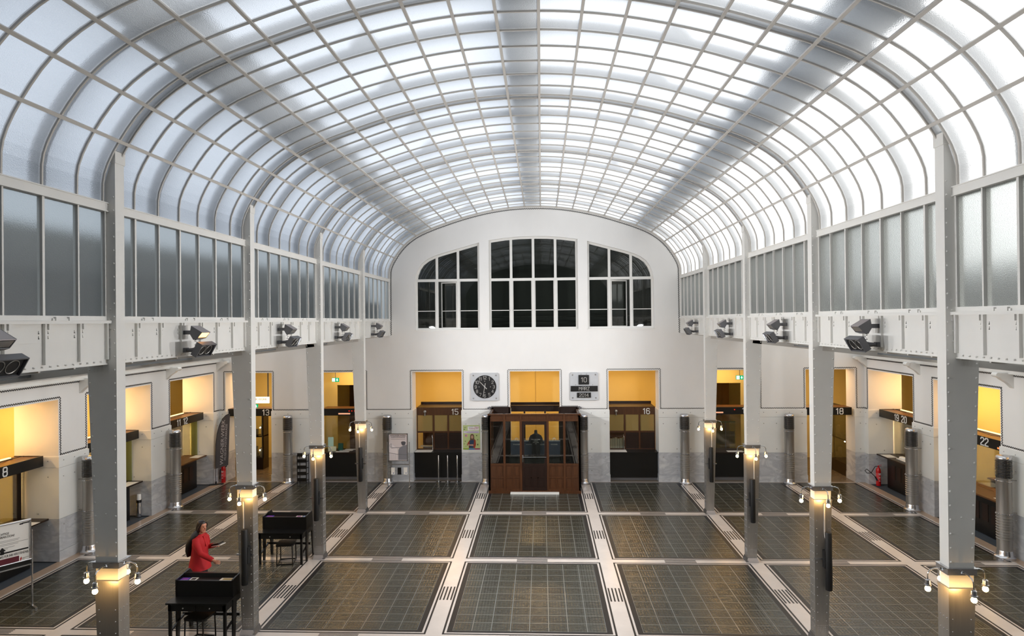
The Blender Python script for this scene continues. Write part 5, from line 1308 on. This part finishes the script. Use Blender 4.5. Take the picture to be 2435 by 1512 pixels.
# ---- information sign at the left edge ----------------------------------------------
def info_sign():
    y = 12.4; t = thing('sign_stand', 'white information sign with black arrow and dark red bar, on a silver stand', 'sign', (-10.2, 12.15, 0))
    # the board turns a little towards the room's left: local axis u
    O = Vector((-10.02, y, 0)); u = Vector((-.55, -.83, 0)).normalized(); n = Vector((u.y, -u.x, 0)); n = n if n.x > 0 else -n
    L = .62; zt, zb = 1.775, .955
    def Q(a, z, k=0): return O+u*a+n*k+Vector((0, 0, z))
    MB().obox(Q(L/2, (zt+zb)/2, 0), u*L/2, n*.012, (0, 0, (zt-zb)/2)).build('board', PAPER, t)
    fr = MB()
    for z in (zt-.015, zb+.015): fr.tube([Q(0, z, .018), Q(L, z, .018)], .017, 8)
    for a in (.012, L-.012): fr.bar(Q(a, zb, .018), Q(a, zt, .018), .028, .02)
    fr.bar(Q(0, .86, 0), Q(L, .86, 0), .025, .025); fr.build('frame', ALU_L, t)
    MB().obox(Q(L/2, .905, -.005), u*L/2, n*.005, (0, 0, .045)).build('lower_panel', BLACKM, t)
    lg = MB()
    for a in (-.02, L+.02): lg.tube([Q(a, .02, 0), Q(a, 1.55, 0)], .014, 8); lg.bar(Q(a, .02, -.22), Q(a, .02, .22), .04, .03)
    lg.build('legs', ALU_L, t)
    ux = -u; k = .0135
    def tx(s_, sz, a, z, m, nm, sx=1):
        place(text_mesh(s_, sz), Q(a, z, k), ux, (0, 0, 1), n, sx=sx).build(nm, m, t)
    tx('WICHTIGE', .062, .47, 1.575, BLACKM, 'heading', .75); tx('INFORMATION!', .062, .435, 1.515, BLACKM, 'heading', .75); tx('DANKE FÜR IHR VERSTÄNDNIS', .068, .31, 1.135, BLACKM, 'thanks_line', .56)
    pr = MB()
    for i, (z, a0, a1) in enumerate(((1.44, .19, .56), (1.415, .21, .56), (1.375, .05, .56), (1.35, .21, .56), (1.305, .27, .56), (1.28, .38, .56))): pr.obox(Q((a0+a1)/2, z, k), ux*(a1-a0)/2, n*.0005, (0, 0, .0035))
    pr.build('small_print', STONE_LINE, t)
    ar = MB(); ar.obox(Q(.28, 1.205, k), ux*.235, n*.001, (0, 0, .014)); ar.obox(Q(.47, 1.215, k), ux*.03, n*.001, (0, 0, .035))
    ar.add([Q(.47-.06, 1.245, k+.001), Q(.47+.06, 1.245, k+.001), Q(.47, 1.32, k+.001)], [(0, 1, 2)]); ar.add([Q(.47-.06, 1.245, k-.001), Q(.47+.06, 1.245, k-.001), Q(.47, 1.32, k-.001)], [(0, 2, 1)])
    ar.build('arrow', BLACKM, t); MB().obox(Q(.08, 1.715, k), ux*.07, n*.001, (0, 0, .011)).obox(Q(.16, 1.707, k), ux*.03, n*.001, (0, 0, .013)).build('corner_mark', BLACKM, t)
    MB().obox(Q(.40, 1.035, k), ux*.20, n*.001, (0, 0, .055)).build('dark_red_bar', mat('burgundy_print', '#5c0f22', .5), t)
    fl = MB(); fl.obox(Q(.17, 1.02, k), (ux*.012+Vector((0, 0, .02))), n*.001, Vector((0, 0, .022))+u*.004); fl.build('flame_logo', mat('logo_red', '#b01c28', .5), t)
    lt = MB(); place(text_mesh('Bundesimmobilien', .018), Q(.09, 1.03, k), ux, (0, 0, 1), n, lt, sx=.8); place(text_mesh('Wien', .017), Q(.13, 1.01, k), ux, (0, 0, 1), n, lt); lt.build('logo_text', STONE_LINE, t)
info_sign()
def pillar_bin():
    t = thing('wall_ashtray', 'slim white cylinder with dark band standing by the left recess of counter 9 pier', 'bin', (-11.60, 18.28, 0)); c = (-11.60, 18.28, 0)
    MB().lathe([(.065, 0), (.068, .01), (.068, .40), (.066, .41)], c, 20).build('lower_body', ALU_L, t, smooth=40); MB().lathe([(.062, .41), (.07, .415), (.07, .49), (.062, .495)], c, 20).build('dark_band', BLACKM, t, smooth=40); MB().lathe([(.06, .495), (.06, .64), (.05, .66)], c, 20).build('upper_body', PAPER, t, smooth=40)
pillar_bin()

# ---- feather flag and fire extinguishers -----------------------------------------------
def flag():
    x, y = -11.18, 21.92; t = thing('feather_flag', 'tall charcoal feather flag with vertical white lettering in the far left corner', 'flag', (x, y, 0))
    out = [(.0, .56), (.40, .66), (.415, 1.0), (.44, 1.7), (.455, 2.1), (.47, 2.46), (.42, 2.45), (.33, 2.40), (.22, 2.28), (.12, 2.05), (.05, 1.75), (.01, 1.4), (.0, 1.0)]
    u = Vector((.93, .37, 0)).normalized(); n = Vector((u.y, -u.x, 0)); sh = fill_solid(out, [], .004); place(sh, (x, y, 0), u, (0, 0, 1), n).build('cloth', GREYCLOTH, t)
    pole = [(0, .0), (0, 1.0), (.012, 1.42), (.055, 1.78), (.125, 2.07), (.225, 2.29), (.335, 2.41), (.46, 2.465)]
    MB().tube([Vector((x, y, 0))+u*(p[0]-.006)+Vector((0, 0, p[1])) for p in pole], .010, 8).build('pole', BLACKP, t, smooth=40)
    b = MB(); b.bar(Vector((x, y, .015))-u*.22, Vector((x, y, .015))+u*.25, .10, .03); b.lathe([(.03, 0), (.03, .10), (.015, .12)], (x, y, 0), 10); b.build('base', BLACKP, t)
    up_ = (Vector((0, 0, 1))+u*.045).normalized(); tx = MB(); place(text_mesh('WAGNER:WERK', .215, .002), Vector((x, y, 1.47))+u*.225+n*.006, up_, -u, n, tx, sx=1.0, sy=.72); tx.build('large_lettering', mat('pale_grey_ink', '#b9b2b2', .7), t)
    t2 = MB(); place(text_mesh('MUSEUM POSTSPARKASSE', .11, .002), Vector((x, y, 1.47))+u*.33+n*.006, up_, -u, n, t2, sx=1.0, sy=.8); t2.build('small_lettering', MATS['pale_grey_ink'], t)
flag()
def extinguisher(x, y, dirx, lab, hose=True):
    t = thing('fire_extinguisher', lab, 'fire extinguisher', (x, y, 0), 'red fire extinguishers')
    MB().lathe([(.07, .0), (.075, .02), (.075, .50), (.065, .56), (.035, .60), (.025, .61)], (x, y, 0), 24).build('cylinder', RED, t, smooth=50)
    v = MB(); v.lathe([(.022, .60), (.025, .65), (.015, .67)], (x, y, 0), 12); v.bar((x-.02, y, .66), (x+.10*dirx, y, .69), .02, .012); v.bar((x-.02, y, .64), (x+.10*dirx, y, .63), .02, .01); v.build('valve', RED, t)
    MB().lathe([(.0755, .20), (.0755, .42)], (x, y, 0), 24, cap=False).build('label_band', mat('label_red_%d' % int(x), '#d8484c', .4), t, smooth=50)
    lb = MB()
    for z, w in ((.40, .05), (.37, .035), (.27, .03), (.16, .03)): lb.box(x-w/1.2, x+w/1.2, y-.0785, y-.074, z, z+.018)
    lb.build('label_print', PAPER, t)
    h = MB(); h.tube([(x, y, .64), (x-.10*dirx, y-.0, .64), (x-.16*dirx, y, .55), (x-.24*dirx, y, .42), (x-.38*dirx, y, .42), (x-.44*dirx, y, .50), (x-.38*dirx, y, .55), (x-.26*dirx, y, .45), (x-.12*dirx, y-.02, .30)], .012, 8) if hose else h.tube([(x, y, .63), (x+.10*dirx, y, .66), (x+.12*dirx, y, .58), (x-.10*dirx, y-.02, .45), (x-.12*dirx, y-.02, .12)], .018, 8)
    h.tube([(x-.12*dirx, y-.02, .30), (x-.06*dirx, y-.04, .18)], [.02, .03], 8) if hose else None
    h.build('hose', RUBBER, t, smooth=50)
extinguisher(-11.08, 22.25, 1, 'red fire extinguisher behind the feather flag in the far left corner', False)
extinguisher(11.50, 21.98, 1, 'red fire extinguisher with looped black hose beside counter 19 and 20')

# ---- writing desks, stools, leaflets ---------------------------------------------------
def desk(x0, y0, lab):
    w = 1.06; x1 = x0+w; t = thing('writing_desk', lab, 'desk', (x0+w/2, y0+.4, 0), 'black writing desks'); yb = y0+.27; ye = y0+.80
    MB().box(x0-.02, x1+.02, y0-.01, yb+.30, .722, .75).build('table_top', BLACKM, t)
    a = MB(); a.box(x0+.01, x1-.01, y0+.02, y0+.04, .60, .722).box(x0+.01, x0+.03, y0+.04, yb+.1, .60, .722).box(x1-.03, x1-.01, y0+.04, yb+.1, .60, .722); a.build('apron', BLACKM, t)
    for k in (0, 1):
        xa = x0+.07+k*.48; d = MB().box(xa, xa+.44, y0+.01, y0+.022, .61, .712).build('drawer', BLACKM, t)
        MB().ball((xa+.22, y0-.002, .66), .013, 8, 6).build('knob', ALU, d)
    for x in (x0+.015, x1-.06): MB().box(x, x+.045, y0+.02, y0+.065, 0, .722).build('leg', BLACKM, t)
    sp = [(yb, .0), (yb, 1.045), (yb+.02, 1.06), (yb+.44, 1.09), (yb+.52, 1.0), (ye, .0), (ye-.09, .0), (yb+.36, .62), (yb+.14, .62), (yb+.08, 0)]
    for xa in (x0+.0, x1-.03): MB().prism(sp, 'x', xa, xa+.03).build('side_panel', BLACKM, t)
    MB().box(x0+.03, x1-.03, yb+.005, yb+.03, .73, 1.035).build('box_front', BLACKM, t)
    MB().box(x0+.03, x1-.03, yb+.03, yb+.20, .995, 1.015).build('leaflet_shelf', WOOD_D, t)
    m = MB(); m.prism([(yb+.20, .98), (yb+.22, 1.09), (yb+.46, 1.02), (yb+.44, .98)], 'x', x0+.03, x1-.03); m.box(x0+.03, x1-.03, yb+.46, yb+.48, .62, 1.0); m.build('rear_slope', BLACKM, t)
    s_ = MB(); s_.bar((x0+.04, y0+.05, .24), (x0+.04, yb+.2, .34), .03, .03).bar((x1-.04, y0+.05, .24), (x1-.04, yb+.2, .34), .03, .03).bar((x0, yb+.24, .34), (x1, yb+.24, .34), .03, .05); s_.build('stretchers', BLACKM, t)
desk(-6.35, 10.95, 'black writing desk with drawers and leaflets beside the second left column, nearer of two')
desk(-6.40, 14.66, 'black writing desk with drawers and leaflets beside the third left column, farther of two')
def stool(x, y, lab, rz):
    t = thing('square_stool', lab, 'stool', (x, y, 0), 'black stools tucked under the desks'); BASE[t.name] = (0, 0, 0); w = .20
    m = MB(); m.prism([(-w, -w+.03), (-w+.03, -w), (w-.03, -w), (w, -w+.03), (w, w-.03), (w-.03, w), (-w+.03, w), (-w, w-.03)], 'z', .43, .465); m.build('seat', BLACKM, t)
    for a in (-1, 1):
        for b in (-1, 1): MB().tube([(a*(w-.03), b*(w-.03), .43), (a*(w-.02), b*(w-.02), .02), (a*(w-.02), b*(w-.05), .012)], .013, 8).build('leg', BLACKM, t)
    r = MB()
    for a in (-1, 1): r.bar((a*(w-.02), -w+.02, .013), (a*(w-.02), w-.02, .013), .024, .024).bar((-w+.02, a*(w-.02), .013), (w-.02, a*(w-.02), .013), .024, .024)
    r.build('floor_rail', BLACKM, t); t.rotation_euler = (0, 0, rz)
stool(-5.80, 14.98-.12, 'black square stool under the farther writing desk', .15)
stool(-5.86, 11.20-.05, 'black square stool under the nearer writing desk', -.1)
def leaflets():
    pur = mat('purple_print', '#6a4cc0', .4); pk = mat('magenta_print', '#9a3c9c', .4); dk = mat('dark_photo_print', '#3a2420', .4); tan_ = mat('tan_print', '#b9a468', .4); lb = mat('light_blue_print', '#a9bce8', .4)
    def lf(x, y, z, w, d, m, inner, lab):
        t = thing('leaflet', lab, 'leaflet', (x, y, z)); MB().box(x-w/2, x+w/2, y-d/2, y+d/2, z, z+.004).build('sheet', m, t)
        if inner: MB().box(x-w*.32, x+w*.32, y-d*.3, y+d*.3, z+.004, z+.0045).build('picture', inner, t)
    y, z = 11.34, 1.016
    lf(-6.235, y, z, .15, .12, pur, pk, 'purple leaflet at the left end of the nearer desk shelf'); lf(-6.075, y, z, .13, .13, PAPER, dk, 'white-edged dark leaflet next to the purple one on the nearer desk'); lf(-5.45, y, z, .26, .12, PAPER, tan_, 'white and tan leaflet at the right end of the nearer desk shelf')
    y = 15.05
    lf(-6.27, y, z, .17, .12, pur, pk, 'purple leaflet at the left end of the farther desk shelf'); lf(-5.56, y, z, .14, .12, PAPER, pk, 'white and magenta leaflet toward the right of the farther desk shelf'); lf(-5.42, y, z, .10, .12, lb, None, 'pale blue leaflet at the right end of the farther desk shelf')
leaflets()

# ============================================================ THE WOMAN IN RED
def woman():
    """Walking to the right (+X), turned a little to the viewer; her right side faces the viewer (-Y)."""
    wx, wy = -6.57, 12.45; t = thing('person', 'person with long dark hair in a red jacket walking behind the nearer desk', 'person', (wx, wy, 0))
    P = lambda x, y, z: Vector((wx+x, wy+y, z))
    SKIN = mat('skin', '#c98d74', .5); HAIR = mat('dark_brown_hair', '#1c1210', .45, noise=(40, .3, 3), stretch=(1, 1, .15)); JK = mat('red_wool_jacket', '#b81620', .75, noise=(12, .1, 3)); PT = mat('black_trousers', '#121214', .8)
    # joints
    J = {'pel': P(0, 0, .92), 'waist': P(.0, 0, 1.06), 'chest': P(.01, 0, 1.28), 'neck': P(.02, 0, 1.45), 'neck2': P(.035, -.005, 1.52), 'head': P(.05, -.01, 1.60),
         'rsh': P(.01, -.165, 1.39), 'rel': P(.14, -.23, 1.15), 'rwr': P(.40, -.25, 1.035), 'lsh': P(.01, .165, 1.39), 'lel': P(.03, .23, 1.13), 'lwr': P(.24, .17, 1.19),
         'rhip': P(0, -.09, .88), 'rkn': P(.13, -.09, .49), 'ran': P(.10, -.09, .10), 'rto': P(.24, -.10, .035), 'lhip': P(0, .09, .88), 'lkn': P(.02, .09, .48), 'lan': P(-.20, .09, .15), 'lto': P(-.11, .09, .035)}
    V, Ed, Rd = [], [], []
    idx = {}
    def v(k, p, r):
        idx[k] = len(V); V.append(tuple(p-Vector((wx, wy, 0)))); Rd.append(r); return idx[k]
    def e(a, b): Ed.append((idx[a], idx[b]))
    for k, r in (('pel', .135), ('waist', .105), ('chest', .13), ('neck', .06), ('neck2', .05), ('head', .075), ('rsh', .055), ('rel', .040), ('rwr', .027), ('lsh', .055), ('lel', .040), ('lwr', .027),
                 ('rhip', .085), ('rkn', .058), ('ran', .038), ('rto', .030), ('lhip', .085), ('lkn', .058), ('lan', .038), ('lto', .030)): v(k, J[k], r)
    for a, b in (('pel', 'waist'), ('waist', 'chest'), ('chest', 'neck'), ('neck', 'neck2'), ('neck2', 'head'), ('chest', 'rsh'), ('rsh', 'rel'), ('rel', 'rwr'), ('chest', 'lsh'), ('lsh', 'lel'), ('lel', 'lwr'),
                 ('pel', 'rhip'), ('rhip', 'rkn'), ('rkn', 'ran'), ('ran', 'rto'), ('pel', 'lhip'), ('lhip', 'lkn'), ('lkn', 'lan'), ('lan', 'lto')): e(a, b)
    def hand(pre, wrist, d, side, curl, grip):
        """palm and five fingers: d = pointing direction, side = across the palm, curl = towards the palm side"""
        d, side, curl = Vector(d).normalized(), Vector(side).normalized(), Vector(curl).normalized()
        v(pre+'palm', wrist+d*.045, .026); e(pre+'wr', pre+'palm')
        for i, (o, L) in enumerate(((-.030, .072), (-.010, .080), (.010, .075), (.029, .060))):
            b = wrist+d*.085+side*o; v(pre+'k%d' % i, b, .0095); e(pre+'palm', pre+'k%d' % i)
            m = b+d*L*.45+curl*L*grip*.35; v(pre+'m%d' % i, m, .0088); e(pre+'k%d' % i, pre+'m%d' % i)
            q = m+(d*(1-grip)+curl*grip).normalized()*L*.5; v(pre+'t%d' % i, q, .0075); e(pre+'m%d' % i, pre+'t%d' % i)
        b = wrist+d*.03-side*.034+curl*.008; v(pre+'th', b, .011); e(pre+'palm', pre+'th'); q = b+(d*.7-side*.5+curl*.4).normalized()*.036; v(pre+'th2', q, .0095); e(pre+'th', pre+'th2'); q2 = q+(d*.9+curl*.4).normalized()*.028; v(pre+'th3', q2, .008); e(pre+'th2', pre+'th3')
    hand('r', J['rwr'], (.9, -.05, -.35), (.25, .1, .9), (-.2, .9, -.1), .45)
    hand('l', J['lwr'], (.85, -.45, .15), (.1, .2, -.9), (-.3, -.8, -.1), .7)
    me = bpy.data.meshes.new('body'); me.from_pydata(V, Ed, []); bo = bpy.data.objects.new('body', me); COL.objects.link(bo); bo.parent = t
    md = bo.modifiers.new('skin', 'SKIN'); md.use_smooth_shade = True
    for i, r in enumerate(Rd): me.skin_vertices[0].data[i].radius = (r, r*.92)
    me.skin_vertices[0].data[0].use_root = True
    sb = bo.modifiers.new('sub', 'SUBSURF'); sb.levels = sb.render_levels = 2
    me.materials.append(SKIN)
    # head with a face turned to the right and slightly to the viewer
    fdir = Vector((.90, -.42, -.10)).normalized(); sd = fdir.cross(Vector((0, 0, 1))).normalized(); upv = sd.cross(fdir)
    hc = P(.055, -.012, 1.615)
    def HP(f, s_, u_): return hc+fdir*f+sd*s_+upv*u_
    rings = []
    for z, a, b, f0 in ((-.115, .020, .018, .055), (-.105, .038, .034, .048), (-.08, .056, .052, .03), (-.045, .078, .064, .010), (0, .092, .072, .0), (.04, .095, .074, -.003), (.075, .085, .066, -.006), (.10, .060, .048, -.008), (.114, .02, .018, -.01)):
        rings.append((HP(f0, 0, z), fdir*a, sd*b, .95))
    hd = loft(rings, 18); hd.tube([HP(.086, 0, .012), HP(.106, 0, -.018), HP(.090, 0, -.028)], [.006, .013, .010], 8)
    for s_ in (-1, 1): hd.ball(tuple(HP(-.005, s_*.073, -.008)), .018, 8, 6, (.7, .7, 1.3))
    hd.build('head', SKIN, t, smooth=60)
    fc = MB()
    for s_ in (-1, 1): fc.ball(tuple(HP(.084, s_*.030, .012)), .0085, 8, 6); fc.bar(HP(.090, s_*.014, .032), HP(.080, s_*.046, .033), .006, .006)
    fc.build('eyes_and_brows', HAIR, t); MB().bar(HP(.086, -.022, -.052), HP(.086, .022, -.052), .012, .009).build('mouth', mat('lips', '#9a4a48', .5), t)
    # hair: cap and a long fall down the back
    h = loft([(HP(-.012, 0, .122), fdir*.03, sd*.03), (HP(-.016, 0, .108), fdir*.075, sd*.060), (HP(-.020, 0, .075), fdir*.098, sd*.078), (HP(-.030, 0, .03), fdir*.092, sd*.084), (HP(-.048, 0, -.02), fdir*.078, sd*.084), (HP(-.062, 0, -.07), fdir*.062, sd*.082),
              (P(-.05, -.02, 1.47), (.085, 0, -.02), (0, .115, 0)), (P(-.105, -.03, 1.38), (.088, 0, -.03), (0, .13, 0)), (P(-.165, -.03, 1.26), (.080, 0, -.03), (0, .13, 0)), (P(-.195, -.03, 1.14), (.062, 0, -.02), (0, .11, 0)), (P(-.205, -.03, 1.03), (.03, 0, 0), (0, .06, 0))], 18)
    for s_ in (-1, 1): h.tube([HP(.045, s_*.055, .075), HP(.030, s_*.078, .02), HP(-.005, s_*.085, -.06), P(.01, s_*.09, 1.42)], [.018, .022, .026, .028], 8)
    h.build('hair', HAIR, t, smooth=60)
    # jacket
    j = loft([(P(-.0, 0, .79), (.205, 0, 0), (0, .225, 0)), (P(-.003, 0, .90), (.185, 0, 0), (0, .212, 0)), (P(-.005, 0, 1.05), (.152, 0, 0), (0, .172, 0)), (P(.005, 0, 1.18), (.145, 0, 0), (0, .172, 0)), (P(.01, 0, 1.30), (.145, 0, 0), (0, .185, 0)), (P(.008, 0, 1.385), (.115, 0, 0), (0, .19, 0)), (P(.012, 0, 1.44), (.08, 0, 0), (0, .12, 0)), (P(.02, 0, 1.475), (.062, 0, 0), (0, .065, 0))], 24, cap=False)
    j.tube([J['rsh']+Vector((-.01, .03, .0)), J['rsh']+Vector((.02, -.02, -.06)), J['rel']+Vector((-.05, .015, .09)), J['rel'], J['rel']+(J['rwr']-J['rel'])*.5, J['rwr']+Vector((-.01, 0, .004))], [.072, .074, .062, .058, .051, .044], 14)
    j.tube([J['lsh']+Vector((-.01, -.03, .0)), J['lsh']+Vector((.01, .02, -.06)), J['lel']+Vector((0, -.01, .08)), J['lel'], J['lel']+(J['lwr']-J['lel'])*.5, J['lwr']], [.072, .074, .062, .058, .050, .043], 14)
    jo = j.build('jacket', JK, t, smooth=60)
    c = MB(); c.bar(P(.10, -.03, 1.44), P(.165, -.035, 1.24), .06, .012, (1, 0, .2)).bar(P(.10, .03, 1.44), P(.165, .035, 1.24), .06, .012, (1, 0, .2)); c.build('lapels', JK, jo)
    # trousers and shoes
    q = MB()
    for s_, hp, kn, an in ((-1, 'rhip', 'rkn', 'ran'), (1, 'lhip', 'lkn', 'lan')):
        q.tube([J[hp]+Vector((0, 0, .06)), J[hp]-Vector((0, 0, .08)), (J[hp]+J[kn])/2, J[kn], (J[kn]+J[an])/2, J[an]+Vector((0, 0, -.02))], [.085, .10, .09, .075, .068, .066], 14)
    q.build('trousers', PT, t, smooth=60)
    for a, b, nm in (('ran', 'rto', 'shoe'), ('lan', 'lto', 'shoe')):
        m = MB(); p0, p1 = J[a], J[b]; m.tube([p0+Vector((-.05, 0, -.045)), p0+Vector((0, 0, -.04)), (p0+p1)/2+Vector((0, 0, -.01)), p1+Vector((.01, 0, 0))], [.034, .042, .040, .030], 12); m.build(nm, RUBBER, t, smooth=60)
    # papers and dark folder held in the left hand
    pp = thing('held_papers', 'white papers on a dark folder held by the person in the red jacket', 'papers', P(.33, .10, 1.20)); c0 = P(.33, .10, 1.215)
    a_, b_, n_ = Vector((.96, -.2, .22)).normalized(), Vector((.2, .97, 0)).normalized(), Vector((-.22, 0, .97))
    MB().obox(c0, a_*.11, b_*.08, n_*.004).build('sheets', PAPER, pp); MB().obox(c0+n_*.022+Vector((-.03, .02, 0)), a_*.09, b_*.075, n_*.014).build('folder', BLACKM, pp)
woman()
